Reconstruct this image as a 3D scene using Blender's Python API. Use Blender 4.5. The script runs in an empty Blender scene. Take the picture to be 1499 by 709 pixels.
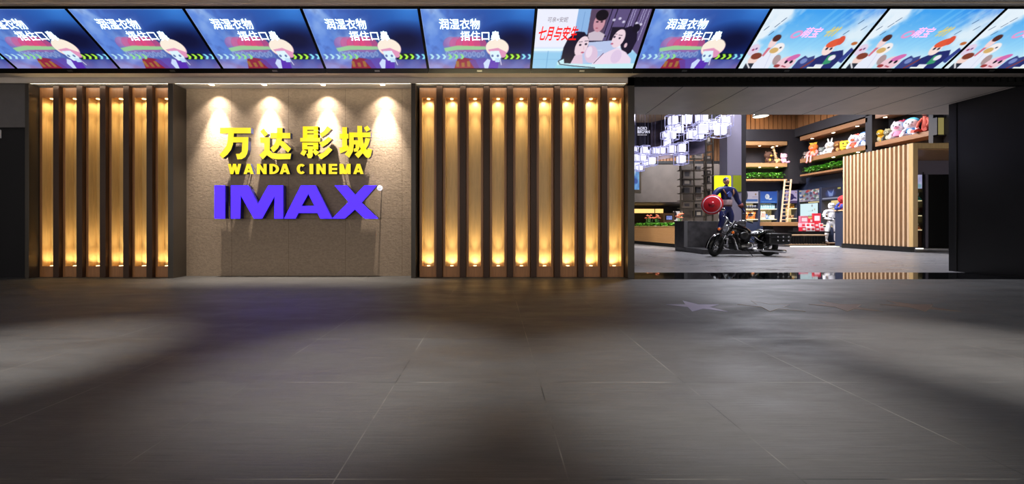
import bpy, bmesh, math, random
import numpy as np
from mathutils import Vector, Matrix, Euler
SC = bpy.context.scene
C = SC.collection
PI = math.pi
F, CX, CY = 555.0, 723.0, 330.0            # focal length in pixels and vanishing point of the 1499x709 frame

# ------------------------------------------------------------------ camera, world, exposure, big lights
cam = bpy.data.cameras.new('camera'); camo = bpy.data.objects.new('camera', cam); C.objects.link(camo)
cam.sensor_width = 36; cam.lens = 36*F/1499; cam.shift_x = (749.5-CX)/1499; cam.shift_y = -(354.5-CY)/1499
cam.clip_start = .05
camo.location = (0, 0, 1); camo.rotation_euler = (PI/2, 0, 0)
SC.camera = camo
SC.view_settings.view_transform = 'Standard'; SC.view_settings.look = 'None'
SC.view_settings.exposure = 0.0; SC.view_settings.gamma = 1.0; SC.view_settings.use_curve_mapping = False
w = bpy.data.worlds.new('world'); SC.world = w; w.use_nodes = True
w.node_tree.nodes['Background'].inputs[0].default_value = (1, .96, .9, 1)
w.node_tree.nodes['Background'].inputs[1].default_value = 1.12

def light(name, kind, loc, energy, color=(1, 1, 1), size=.1, rot=(0, 0, 0), spot=None, blend=.6, sy=None, parent=None):
    l = bpy.data.lights.new(name, kind); l.energy = energy; l.color = color
    if kind == 'AREA':
        l.size = size
        if sy: l.shape = 'RECTANGLE'; l.size_y = sy
    else: l.shadow_soft_size = size
    if spot: l.spot_size = math.radians(spot); l.spot_blend = blend
    o = bpy.data.objects.new(name, l); C.objects.link(o); o.location = loc; o.rotation_euler = rot
    if parent: o.parent = parent
    return o
# corridor ceiling downlights (pools on the floor)
POOLS = [(-3.9, 2.9, 2400), (-.95, 2.75, 2100), (1.3, 2.5, 1900), (3.95, 2.95, 2300)]
for (px, py, e) in POOLS:
    light('corridor_downlight', 'SPOT', (px, py, 4.44), e, (1, .96, .9), .08, (0, 0, 0), 37, 1)
# lobby ceiling panels
for (px, py, e) in [(8.5, 12.8, 720), (12, 17, 620), (9.5, 19, 560), (13.6, 18.8, 420)]:
    light('lobby_ceiling_panel', 'AREA', (px, py, 7.4), e, (.88, .9, 1), 1.6)

# ------------------------------------------------------------------ materials
def lin(c):
    return tuple(((v/255)/12.92 if v/255 <= .04045 else ((v/255+.055)/1.055)**2.4) for v in c[:3])
def mat(name, rgb, rough=.5, metal=0, emit=None, es=1, spec=.5, coat=0, vary=0, scale=8, bump=0):
    m = bpy.data.materials.new(name); m.use_nodes = True
    nt = m.node_tree; b = nt.nodes['Principled BSDF']; col = lin(rgb)
    b.inputs['Base Color'].default_value = (*col, 1); b.inputs['Roughness'].default_value = rough
    b.inputs['Metallic'].default_value = metal; b.inputs['Specular IOR Level'].default_value = spec
    b.inputs['Coat Weight'].default_value = coat
    if emit:
        b.inputs['Emission Color'].default_value = (*lin(emit), 1); b.inputs['Emission Strength'].default_value = es
    if vary or bump:
        tc = nt.nodes.new('ShaderNodeTexCoord'); n = nt.nodes.new('ShaderNodeTexNoise')
        n.inputs['Scale'].default_value = scale; n.inputs['Detail'].default_value = 6
        nt.links.new(tc.outputs['Object'], n.inputs['Vector'])
        if vary:
            r = nt.nodes.new('ShaderNodeValToRGB')
            r.color_ramp.elements[0].position = .3; r.color_ramp.elements[1].position = .7
            r.color_ramp.elements[0].color = (*[v*(1-vary) for v in col], 1)
            r.color_ramp.elements[1].color = (*[min(1, v*(1+vary)) for v in col], 1)
            nt.links.new(n.outputs['Fac'], r.inputs['Fac']); nt.links.new(r.outputs['Color'], b.inputs['Base Color'])
        if bump:
            bp = nt.nodes.new('ShaderNodeBump'); bp.inputs['Strength'].default_value = bump
            bp.inputs['Distance'].default_value = .02
            nt.links.new(n.outputs['Fac'], bp.inputs['Height']); nt.links.new(bp.outputs['Normal'], b.inputs['Normal'])
    return m
def wood(name, rgb, dark=.75, stretch=(14, 14, 1.1), rough=.38):
    m = mat(name, rgb, rough); nt = m.node_tree; b = nt.nodes['Principled BSDF']; col = lin(rgb)
    tc = nt.nodes.new('ShaderNodeTexCoord'); mp = nt.nodes.new('ShaderNodeMapping'); n = nt.nodes.new('ShaderNodeTexNoise')
    oi = nt.nodes.new('ShaderNodeObjectInfo'); ad = nt.nodes.new('ShaderNodeVectorMath'); ad.operation = 'ADD'
    mp.inputs['Scale'].default_value = stretch; n.inputs['Scale'].default_value = 2.2; n.inputs['Detail'].default_value = 8
    n.inputs['Distortion'].default_value = .6
    r = nt.nodes.new('ShaderNodeValToRGB')
    r.color_ramp.elements[0].position = .3; r.color_ramp.elements[1].position = .72
    r.color_ramp.elements[0].color = (*[v*dark for v in col], 1); r.color_ramp.elements[1].color = (*col, 1)
    nt.links.new(tc.outputs['Object'], ad.inputs[0]); nt.links.new(oi.outputs['Location'], ad.inputs[1])
    nt.links.new(ad.outputs[0], mp.inputs['Vector']); nt.links.new(mp.outputs[0], n.inputs['Vector'])
    nt.links.new(n.outputs['Fac'], r.inputs['Fac']); nt.links.new(r.outputs['Color'], b.inputs['Base Color'])
    return m
def tiled(name, rgb, pitch, off, joint, jw, rough=(.3, .5), streak=(1.0, 34, 1), vary=.42, jointmix=.42):
    """stone tile: brick grid with worn joints, fine streaks along x, uneven polish"""
    m = mat(name, rgb, rough[0]); nt = m.node_tree; N = nt.nodes; L = nt.links; b = N['Principled BSDF']; col = lin(rgb)
    tc = N.new('ShaderNodeTexCoord')
    mp = N.new('ShaderNodeMapping'); mp.inputs['Location'].default_value = (-off[0], -off[1], 0)
    L.new(tc.outputs['Object'], mp.inputs['Vector'])
    br = N.new('ShaderNodeTexBrick'); br.offset = 0; br.squash = 1
    br.inputs['Scale'].default_value = 1; br.inputs['Brick Width'].default_value = pitch[0]; br.inputs['Row Height'].default_value = pitch[1]
    br.inputs['Mortar Size'].default_value = jw; br.inputs['Mortar Smooth'].default_value = .1
    br.inputs['Color1'].default_value = (.9, .9, .9, 1); br.inputs['Color2'].default_value = (1.08, 1.08, 1.08, 1)
    L.new(mp.outputs[0], br.inputs['Vector'])
    m2 = N.new('ShaderNodeMapping'); m2.inputs['Scale'].default_value = streak; L.new(tc.outputs['Object'], m2.inputs['Vector'])
    n1 = N.new('ShaderNodeTexNoise'); n1.inputs['Scale'].default_value = 3; n1.inputs['Detail'].default_value = 9; n1.inputs['Roughness'].default_value = .7
    L.new(m2.outputs[0], n1.inputs['Vector'])
    r = N.new('ShaderNodeValToRGB'); r.color_ramp.elements[0].position = .3; r.color_ramp.elements[1].position = .72
    r.color_ramp.elements[0].color = (*[v*(1-vary) for v in col], 1); r.color_ramp.elements[1].color = (*[v*(1+vary) for v in col], 1)
    L.new(n1.outputs['Fac'], r.inputs['Fac'])
    mu = N.new('ShaderNodeMix'); mu.data_type = 'RGBA'; mu.blend_type = 'MULTIPLY'; mu.inputs[0].default_value = 1
    L.new(r.outputs['Color'], mu.inputs[6]); L.new(br.outputs['Color'], mu.inputs[7])
    n3 = N.new('ShaderNodeTexNoise'); n3.inputs['Scale'].default_value = 1.7; n3.inputs['Detail'].default_value = 4
    L.new(tc.outputs['Object'], n3.inputs['Vector'])
    jm = N.new('ShaderNodeMapRange'); jm.inputs[1].default_value = .42; jm.inputs[2].default_value = .62; jm.inputs[4].default_value = jointmix
    L.new(n3.outputs['Fac'], jm.inputs[0])
    jf = N.new('ShaderNodeMath'); jf.operation = 'MULTIPLY'; L.new(br.outputs['Fac'], jf.inputs[0]); L.new(jm.outputs[0], jf.inputs[1])
    mj = N.new('ShaderNodeMix'); mj.data_type = 'RGBA'; L.new(jf.outputs[0], mj.inputs[0]); L.new(mu.outputs[2], mj.inputs[6])
    mj.inputs[7].default_value = (*lin(joint), 1)
    L.new(mj.outputs[2], b.inputs['Base Color'])
    n2 = N.new('ShaderNodeTexNoise'); n2.inputs['Scale'].default_value = 1.3; n2.inputs['Detail'].default_value = 8; n2.inputs['Roughness'].default_value = .65
    m3 = N.new('ShaderNodeMapping'); m3.inputs['Scale'].default_value = (.8, 2.2, 1); L.new(tc.outputs['Object'], m3.inputs['Vector']); L.new(m3.outputs[0], n2.inputs['Vector'])
    rr = N.new('ShaderNodeMapRange'); rr.inputs[1].default_value = .35; rr.inputs[2].default_value = .65; rr.inputs[3].default_value = rough[0]; rr.inputs[4].default_value = rough[1]
    L.new(n2.outputs['Fac'], rr.inputs[0]); L.new(rr.outputs[0], b.inputs['Roughness'])
    bp = N.new('ShaderNodeBump'); bp.inputs['Strength'].default_value = .22; bp.inputs['Distance'].default_value = .01
    L.new(n1.outputs['Fac'], bp.inputs['Height']); L.new(bp.outputs['Normal'], b.inputs['Normal'])
    return m
def stonewall(name, rgb):
    m = mat(name, rgb, .72, spec=.25); nt = m.node_tree; N = nt.nodes; L = nt.links; b = N['Principled BSDF']; col = lin(rgb)
    tc = N.new('ShaderNodeTexCoord')
    sp = N.new('ShaderNodeSeparateXYZ'); cb = N.new('ShaderNodeCombineXYZ'); L.new(tc.outputs['Object'], sp.inputs[0])
    L.new(sp.outputs[0], cb.inputs[0]); L.new(sp.outputs[2], cb.inputs[1])
    mp = N.new('ShaderNodeMapping'); mp.inputs['Location'].default_value = (5.17, .265, 0); L.new(cb.outputs[0], mp.inputs['Vector'])
    br = N.new('ShaderNodeTexBrick'); br.offset = .0
    br.inputs['Scale'].default_value = 1; br.inputs['Brick Width'].default_value = 1.12; br.inputs['Row Height'].default_value = 1.4
    br.inputs['Mortar Size'].default_value = .006; br.inputs['Mortar Smooth'].default_value = .3
    br.inputs['Color1'].default_value = (.93, .93, .93, 1); br.inputs['Color2'].default_value = (1.05, 1.04, 1.02, 1); br.inputs['Mortar'].default_value = (.66, .63, .6, 1)
    L.new(mp.outputs[0], br.inputs['Vector'])
    n1 = N.new('ShaderNodeTexNoise'); n1.inputs['Scale'].default_value = 22; n1.inputs['Detail'].default_value = 8; n1.inputs['Roughness'].default_value = .7
    m2 = N.new('ShaderNodeMapping'); m2.inputs['Scale'].default_value = (1, 1, 1.6); L.new(tc.outputs['Object'], m2.inputs['Vector']); L.new(m2.outputs[0], n1.inputs['Vector'])
    r = N.new('ShaderNodeValToRGB'); r.color_ramp.elements[0].position = .32; r.color_ramp.elements[1].position = .68
    r.color_ramp.elements[0].color = (*[v*.78 for v in col], 1); r.color_ramp.elements[1].color = (*[v*1.15 for v in col], 1)
    L.new(n1.outputs['Fac'], r.inputs['Fac'])
    mu = N.new('ShaderNodeMix'); mu.data_type = 'RGBA'; mu.blend_type = 'MULTIPLY'; mu.inputs[0].default_value = 1
    L.new(r.outputs['Color'], mu.inputs[6]); L.new(br.outputs['Color'], mu.inputs[7]); L.new(mu.outputs[2], b.inputs['Base Color'])
    bp = N.new('ShaderNodeBump'); bp.inputs['Strength'].default_value = .45; bp.inputs['Distance'].default_value = .015
    L.new(n1.outputs['Fac'], bp.inputs['Height']); L.new(bp.outputs['Normal'], b.inputs['Normal'])
    return m
def colmat(name, es):
    """a backlit picture: its colours are stored per vertex"""
    m = bpy.data.materials.new(name); m.use_nodes = True; nt = m.node_tree; b = nt.nodes['Principled BSDF']
    a = nt.nodes.new('ShaderNodeVertexColor'); a.layer_name = 'Col'
    b.inputs['Base Color'].default_value = (.01, .01, .01, 1); b.inputs['Roughness'].default_value = .35
    nt.links.new(a.outputs['Color'], b.inputs['Emission Color']); b.inputs['Emission Strength'].default_value = es
    return m
def colprint(name):
    m = bpy.data.materials.new(name); m.use_nodes = True; nt = m.node_tree; b = nt.nodes['Principled BSDF']
    a = nt.nodes.new('ShaderNodeVertexColor'); a.layer_name = 'Col'
    nt.links.new(a.outputs['Color'], b.inputs['Base Color']); b.inputs['Roughness'].default_value = .5
    return m
M = {}
M['floor'] = tiled('corridor stone', (49, 47, 46), (.916, .92), (.292-.916*30, 1.492-.92*30), (150, 145, 138), .003, (.44, .62))
M['lobby_floor'] = tiled('lobby stone', (132, 130, 132), (1.2, 1.2), (-20, -20), (110, 108, 108), .004, (.25, .4), (1, 6, 1), .12, .4)
M['black_stone'] = mat('polished black stone', (14, 14, 16), .04, spec=.6)
M['stone'] = stonewall('bush hammered beige stone', (154, 135, 116))
M['oak'] = wood('golden oak', (208, 172, 116), .8)
M['oak_frame'] = wood('oak frame', (172, 116, 70), .72)
M['oak_x'] = wood('golden oak along', (184, 138, 92), .72, (1.2, 14, 14))
M['oak_y'] = wood('walnut board', (150, 106, 72), .7, (14, 1.2, 14))
M['pale_oak'] = wood('pale oak', (214, 180, 144), .82)
M['fin'] = mat('brown lacquered fin', (64, 40, 25), .42, vary=.15, scale=3, spec=.3)
M['bronze'] = mat('dark bronze panel', (66, 58, 50), .35, .3, vary=.08, scale=2)
M['black'] = mat('matt black metal', (13, 12, 12), .4)
M['blacksatin'] = mat('satin black panel', (20, 19, 20), .3, vary=.2, scale=1.5)
M['white'] = mat('white paint', (225, 222, 215), .7)
M['ceil'] = mat('grey brown ceiling', (196, 183, 170), .55, vary=.05)
M['soffit'] = mat('brushed grey panel', (205, 192, 181), .42, vary=.08, scale=2)
M['grey'] = mat('grey wall paint', (92, 86, 84), .7, vary=.06)
M['darkwall'] = mat('dark wall', (36, 32, 35), .6, vary=.15, scale=1)
M['taupe'] = mat('taupe wall', (92, 82, 74), .5, vary=.2, scale=1.2)
M['lav'] = mat('lavender grey lacquer', (128, 122, 138), .18, coat=.3)
M['plinth'] = mat('dark grey granite', (70, 68, 70), .3, vary=.35, scale=6)
M['lamp'] = mat('lamp lens', (255, 240, 210), .4, emit=(255, 236, 200), es=14)
M['lamp_soft'] = mat('niche lamp lens', (255, 225, 160), .4, emit=(255, 222, 150), es=8)
M['chrome'] = mat('chrome', (225, 225, 228), .12, 1)
M['steel'] = mat('brushed steel', (160, 158, 155), .3, 1)
M['leather'] = mat('black leather', (22, 21, 22), .33, bump=.2, scale=40, spec=.6)
M['paint'] = mat('black bike paint', (12, 12, 14), .12, coat=.6)
M['rubber'] = mat('black rubber', (20, 20, 20), .75)
M['orange_lens'] = mat('amber lens', (240, 120, 40), .25, emit=(230, 110, 40), es=.25)
M['glass_lens'] = mat('headlamp glass', (225, 228, 240), .08, .6)
M['yellow_face'] = mat('yellow lit acrylic', (150, 130, 30), .4, emit=(253, 230, 40), es=.98)
M['purple_face'] = mat('violet lit acrylic', (30, 14, 120), .35, emit=(50, 18, 255), es=2.9)
M['return'] = mat('blue grey letter return', (58, 62, 96), .25, .3)
M['preturn'] = mat('dark violet letter return', (34, 26, 96), .3, .2)
M['white_lit'] = mat('white lit disc', (240, 240, 255), .4, emit=(235, 238, 255), es=1)
M['screen_black'] = mat('screen bezel', (9, 9, 10), .3)
M['screen'] = colmat('screen picture', 1.0)
M['poster'] = colmat('backlit poster', .8)
M['mural'] = colprint('printed mural')
M['txt_white'] = mat('white screen text', (240, 250, 255), .5, emit=(225, 250, 255), es=1.05)
M['txt_red'] = mat('red screen text', (200, 20, 25), .5, emit=(205, 30, 28), es=1)
M['txt_grey'] = mat('grey screen text', (120, 110, 130), .5, emit=(110, 95, 110), es=1)
M['txt_pink'] = mat('pink screen text', (230, 170, 215), .5, emit=(236, 168, 214), es=1)
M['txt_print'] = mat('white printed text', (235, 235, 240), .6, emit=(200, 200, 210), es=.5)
M['cube'] = mat('frosted lit cube', (245, 245, 255), .4, emit=(226, 226, 255), es=1.05)
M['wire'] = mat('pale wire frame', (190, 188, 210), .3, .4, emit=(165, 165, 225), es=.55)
M['cable'] = mat('thin grey cable', (120, 120, 150), .5)
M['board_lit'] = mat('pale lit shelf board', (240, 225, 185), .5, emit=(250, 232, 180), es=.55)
M['warmstrip'] = mat('warm light strip', (255, 220, 140), .5, emit=(255, 205, 120), es=1.3)
M['added_cove'] = mat('cove light strip', (250, 250, 235), .5, emit=(255, 246, 224), es=14)
M['coolstrip'] = mat('cool light strip', (250, 250, 235), .5, emit=(255, 250, 225), es=1.6)
M['shelf_lit'] = mat('lit cabinet back', (235, 215, 160), .6, emit=(232, 208, 140), es=.6)
M['bluecab'] = mat('blue grey cabinet', (48, 54, 74), .4)
M['lemon'] = mat('lemon light box', (225, 230, 30), .4, emit=(226, 232, 28), es=.75)
M['lemon_reflection'] = mat('olive lime reflection', (120, 128, 30), .3, emit=(135, 142, 30), es=.3)
M['leafA'] = mat('leaf green', (104, 176, 52), .45, vary=.35, scale=12)
M['leafB'] = mat('dark leaf green', (92, 146, 70), .45, vary=.4, scale=12)
M['flower'] = mat('coral flower', (215, 105, 80), .6)
M['silver_inlay'] = mat('silver star inlay', (150, 146, 172), .35, .5)
M['dark_inlay'] = mat('dark steel star inlay', (40, 38, 38), .5, .1)
M['copper_inlay'] = mat('copper star inlay', (88, 56, 38), .5, .25)
M['brass_edge'] = mat('brass edging', (140, 122, 100), .4, .5)
def pm(rgb, rough=.85):
    k = 'fabric %d %d %d' % rgb
    if k not in M: M[k] = mat(k, rgb, rough, vary=.12, scale=30)
    return M[k]
def sm(rgb, rough=.45):
    k = 'satin %d %d %d' % rgb
    if k not in M: M[k] = mat(k, rgb, rough)
    return M[k]

# ------------------------------------------------------------------ builders
def P(x, y, Y): return Vector(((x-CX)*Y/F, Y, 1+(CY-y)*Y/F))
class MB:
    def __init__(s): s.b = bmesh.new(); s.mats = []
    def _mi(s, m):
        if m is None: return 0
        if m not in s.mats: s.mats.append(m)
        return s.mats.index(m)
    def box(s, x0, x1, y0, y1, z0, z1, bev=0, m=None, mx=None, seg=2):
        r = bmesh.ops.create_cube(s.b, size=1); vs = r['verts']
        for v in vs: v.co = Vector(((x0+x1)/2+v.co.x*(x1-x0), (y0+y1)/2+v.co.y*(y1-y0), (z0+z1)/2+v.co.z*(z1-z0)))
        fs = set(f for v in vs for f in v.link_faces)
        if bev:
            es = set(e for v in vs for e in v.link_edges)
            r2 = bmesh.ops.bevel(s.b, geom=list(es), offset=bev, segments=seg, affect='EDGES', profile=.5)
            vs = list(set(v for f in r2['faces'] for v in f.verts) | set(v for v in vs if v.is_valid))
            fs = set(f for v in vs for f in v.link_faces)
        for f in fs: f.material_index = s._mi(m)
        if mx is not None:
            for v in vs: v.co = mx @ v.co
        return s
    def quad(s, *p, m=None):
        f = s.b.faces.new([s.b.verts.new(q) for q in p]); f.material_index = s._mi(m); return s
    def sph(s, c, r, rot=None, seg=16, m=None):
        if not hasattr(r, '__len__'): r = (r, r, r)
        q = bmesh.ops.create_uvsphere(s.b, u_segments=seg, v_segments=max(6, seg//2+2), radius=1)
        R = Euler(rot).to_matrix() if rot else Matrix.Identity(3)
        for v in q['verts']: v.co = R @ Vector((v.co.x*r[0], v.co.y*r[1], v.co.z*r[2])) + Vector(c)
        for f in set(f for v in q['verts'] for f in v.link_faces): f.smooth = True; f.material_index = s._mi(m)
        return s
    def tube(s, pts, r, seg=10, m=None, cap=True, closed=False):
        pts = [Vector(p) for p in pts]; n = len(pts); rings = []
        rs = r if hasattr(r, '__len__') else [r]*n
        up = Vector((0, 0, 1)); prev = None
        for i, p in enumerate(pts):
            if closed: t = (pts[(i+1) % n]-pts[i-1]).normalized()
            else: t = (pts[min(i+1, n-1)]-pts[max(i-1, 0)]).normalized()
            if prev is None:
                a = t.cross(up)
                if a.length < .01: a = t.cross(Vector((1, 0, 0)))
            else: a = prev - t*prev.dot(t)
            a.normalize(); prev = a; bb = t.cross(a)
            rings.append([s.b.verts.new(p+(a*math.cos(2*PI*k/seg)+bb*math.sin(2*PI*k/seg))*rs[i]) for k in range(seg)])
        mi = s._mi(m)
        for i in range(n if closed else n-1):
            A, B = rings[i], rings[(i+1) % n]
            for k in range(seg):
                f = s.b.faces.new((A[k], A[(k+1) % seg], B[(k+1) % seg], B[k])); f.smooth = True; f.material_index = mi
        if cap and not closed:
            for rg in (rings[0][::-1], rings[-1]):
                f = s.b.faces.new(rg); f.material_index = mi
        return s
    def lathe(s, prof, c=(0, 0, 0), seg=28, mx=None, m=None):
        """prof: (radius, height) pairs round local z"""
        mi = s._mi(m); rings = []; T = mx if mx is not None else Matrix.Identity(4)
        for (r, h) in prof:
            if r < 1e-6: rings.append([s.b.verts.new(Vector(c)+(T @ Vector((0, 0, h))))])
            else: rings.append([s.b.verts.new(Vector(c)+(T @ Vector((r*math.cos(2*PI*k/seg), r*math.sin(2*PI*k/seg), h)))) for k in range(seg)])
        for A, B in zip(rings, rings[1:]):
            for k in range(seg):
                a = [A[k % len(A)], A[(k+1) % len(A)], B[(k+1) % len(B)], B[k % len(B)]]
                u = []
                for v in a:
                    if v not in u: u.append(v)
                if len(u) > 2:
                    try: f = s.b.faces.new(u); f.smooth = True; f.material_index = mi
                    except ValueError: pass
        return s
    def prism(s, poly, y0, y1, m=None, sides=True, front=True):
        """poly in x,z; front face at y0, back at y1"""
        a = [s.b.verts.new((p[0], y0, p[1])) for p in poly]; mi = s._mi(m)
        if front: f = s.b.faces.new(a); f.material_index = mi
        if sides:
            c = [s.b.verts.new((p[0], y1, p[1])) for p in poly]
            if not front: pass
            for i in range(len(a)):
                j = (i+1) % len(a); f = s.b.faces.new((a[i], c[i], c[j], a[j])); f.material_index = mi
            f = s.b.faces.new(c[::-1]); f.material_index = mi
        return s
    def xf(s, mx):
        bmesh.ops.transform(s.b, matrix=mx, verts=s.b.verts[:]); return s
    def build(s, name, material=None, parent=None, smooth=False, loc=None):
        bmesh.ops.recalc_face_normals(s.b, faces=s.b.faces[:])
        me = bpy.data.meshes.new(name); s.b.to_mesh(me); s.b.free()
        mm = s.mats if s.mats else [material]
        for x in mm: me.materials.append(x if x is not None else material)
        if smooth:
            for p in me.polygons: p.use_smooth = True
        o = bpy.data.objects.new(name, me); C.objects.link(o)
        if parent is not None: o.parent = parent
        if loc is not None: o.location = loc
        return o
def tag(o, label, cat, group=None, kind=None):
    o['label'] = label; o['category'] = cat
    if group: o['group'] = group
    if kind: o['kind'] = kind
    return o
def struct(o): o['kind'] = 'structure'; return o
def thing(name, label, cat, loc=(0, 0, 0), rz=0, group=None):
    o = bpy.data.objects.new(name, None); C.objects.link(o); o.empty_display_size = .1
    o.location = loc; o.rotation_euler = (0, 0, rz)
    return tag(o, label, cat, group)
def dup(root, loc=None, label=None, rz=None):
    r = root.copy(); C.objects.link(r)
    if loc is not None: r.location = loc
    if label: r['label'] = label
    if rz is not None: r.rotation_euler = (0, 0, rz)
    for ch in list(root.children):
        c = ch.copy(); C.objects.link(c); c.parent = r
        for g in ch.children:
            d = g.copy(); C.objects.link(d); d.parent = c
    return r
ORD = 'first second third fourth fifth sixth seventh eighth ninth tenth eleventh twelfth thirteenth fourteenth'.split()
def text_mesh(body, size, offset=0, shear=0, extrude=0):
    c = bpy.data.curves.new('lettering', 'FONT'); c.body = body; c.size = size; c.offset = offset; c.shear = shear; c.extrude = extrude
    o = bpy.data.objects.new('lettering', c); C.objects.link(o)
    dg = bpy.context.evaluated_depsgraph_get()
    me = bpy.data.meshes.new_from_object(o.evaluated_get(dg))
    bpy.data.objects.remove(o); bpy.data.curves.remove(c)
    return me
def lettering(body, x0, x1, z0, z1, m, parent, mx, bold=.0, shear=0, name='lettering'):
    """text fitted into a box of its parent's plane; mx maps (x, z, out) to parent space"""
    me = text_mesh(body, 1, 0, shear)
    if bold:                                   # heavier weight: the glyphs laid over themselves in a small ring
        b0 = bmesh.new(); b0.from_mesh(me); b1 = bmesh.new()
        for k in range(8):
            m2 = me.copy(); m2.transform(Matrix.Translation((bold*math.cos(k*PI/4), bold*math.sin(k*PI/4), 0))); b1.from_mesh(m2); bpy.data.meshes.remove(m2)
        b1.to_mesh(me); b0.free(); b1.free()
    co = np.array([v.co[:] for v in me.vertices])
    lo, hi = co.min(0), co.max(0)
    for v in me.vertices:
        a = (v.co.x-lo[0])/(hi[0]-lo[0]); b = (v.co.y-lo[1])/(hi[1]-lo[1])
        v.co = mx @ Vector((x0+a*(x1-x0), z0+b*(z1-z0), 0))
    me.materials.clear(); me.materials.append(m)
    o = bpy.data.objects.new(name, me); C.objects.link(o); o.parent = parent
    return o

# ------------------------------------------------------------------ drawn pictures (numpy canvas, colours per vertex)
class Canvas:
    def __init__(s, nx, ny, asp):
        s.nx, s.ny, s.asp = nx, ny, asp; s.S = 3
        W_, H_ = nx*s.S, ny*s.S
        s.u, s.v = np.meshgrid((np.arange(W_)+.5)/W_, (np.arange(H_)+.5)/H_)
        s.c = np.zeros((H_, W_, 3))
    def fill(s, mask, col, a=1):
        k = np.clip(mask*a, 0, 1)[..., None]; s.c = s.c*(1-k)+np.array(col, float)*k
    def poly(s, pts, col, a=1):
        m = np.zeros(s.u.shape, bool); n = len(pts)
        for i in range(n):
            (x1, y1), (x2, y2) = pts[i], pts[(i+1) % n]
            if y1 == y2: continue
            cnd = ((y1 > s.v) != (y2 > s.v)) & (s.u < (x2-x1)*(s.v-y1)/(y2-y1)+x1); m ^= cnd
        s.fill(m.astype(float), col, a)
    def ell(s, cx, cy, rx, ry, col, a=1, rot=0, soft=0):
        dx, dy = (s.u-cx)*s.asp, (s.v-cy); c_, s_ = math.cos(rot), math.sin(rot)
        d = np.sqrt(((dx*c_+dy*s_)/(rx*s.asp))**2+((-dx*s_+dy*c_)/ry)**2)
        m = (d < 1).astype(float) if not soft else np.clip((1-d)/soft, 0, 1)
        s.fill(m, col, a)
    def rect(s, x0, y0, x1, y1, col, a=1): s.fill(((s.u >= x0) & (s.u < x1) & (s.v >= y0) & (s.v < y1)).astype(float), col, a)
    def line(s, x0, y0, x1, y1, wd, col, a=1):
        ax, ay, bx, by = x0*s.asp, y0, x1*s.asp, y1; px, py = s.u*s.asp, s.v
        L = (bx-ax)**2+(by-ay)**2+1e-9; t = np.clip(((px-ax)*(bx-ax)+(py-ay)*(by-ay))/L, 0, 1)
        d = np.hypot(px-ax-t*(bx-ax), py-ay-t*(by-ay)); s.fill((d < wd/2).astype(float), col, a)
    def noise(s, seed, freq, octv=4):
        rg = np.random.RandomState(seed); out = np.zeros(s.u.shape); amp, tot = 1, 0
        for o in range(octv):
            n = int(freq*2**o)+2; g = rg.rand(n+1, int(n*s.asp)+2)
            x = s.u*(g.shape[1]-1.001); y = s.v*(g.shape[0]-1.001); i = x.astype(int); j = y.astype(int); fx = x-i; fy = y-j
            fx = fx*fx*(3-2*fx); fy = fy*fy*(3-2*fy)
            out += amp*((g[j, i]*(1-fx)+g[j, i+1]*fx)*(1-fy)+(g[j+1, i]*(1-fx)+g[j+1, i+1]*fx)*fy); tot += amp; amp *= .55
        return out/tot
    def mesh(s, name, w_, h_, m):
        """grid in local x,y centred on the origin"""
        S = s.S; a = s.c.reshape(s.ny, S, s.nx, S, 3).mean((1, 3)); a = np.clip(a, 0, 255)/255
        l = np.where(a <= .04045, a/12.92, ((a+.055)/1.055)**2.4)
        nx, ny = s.nx, s.ny
        X, Y = np.meshgrid((np.arange(nx)/(nx-1)-.5)*w_, (.5-np.arange(ny)/(ny-1))*h_)
        vs = np.stack([X.ravel(), Y.ravel(), np.zeros(nx*ny)], 1)
        i, j = np.meshgrid(np.arange(nx-1), np.arange(ny-1)); q = (j*nx+i).ravel()
        fs = np.stack([q+nx, q+nx+1, q+1, q], 1)
        me = bpy.data.meshes.new(name); me.from_pydata(vs.tolist(), [], fs.tolist())
        at = me.color_attributes.new('Col', 'FLOAT_COLOR', 'POINT')
        at.data.foreach_set('color', np.concatenate([l.reshape(-1, 3), np.ones((nx*ny, 1))], 1).ravel().astype(np.float32))
        me.materials.append(m); return me
def mix(a, b, t): return np.array(a, float)*(1-t[..., None])+np.array(b, float)*t[..., None]

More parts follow.
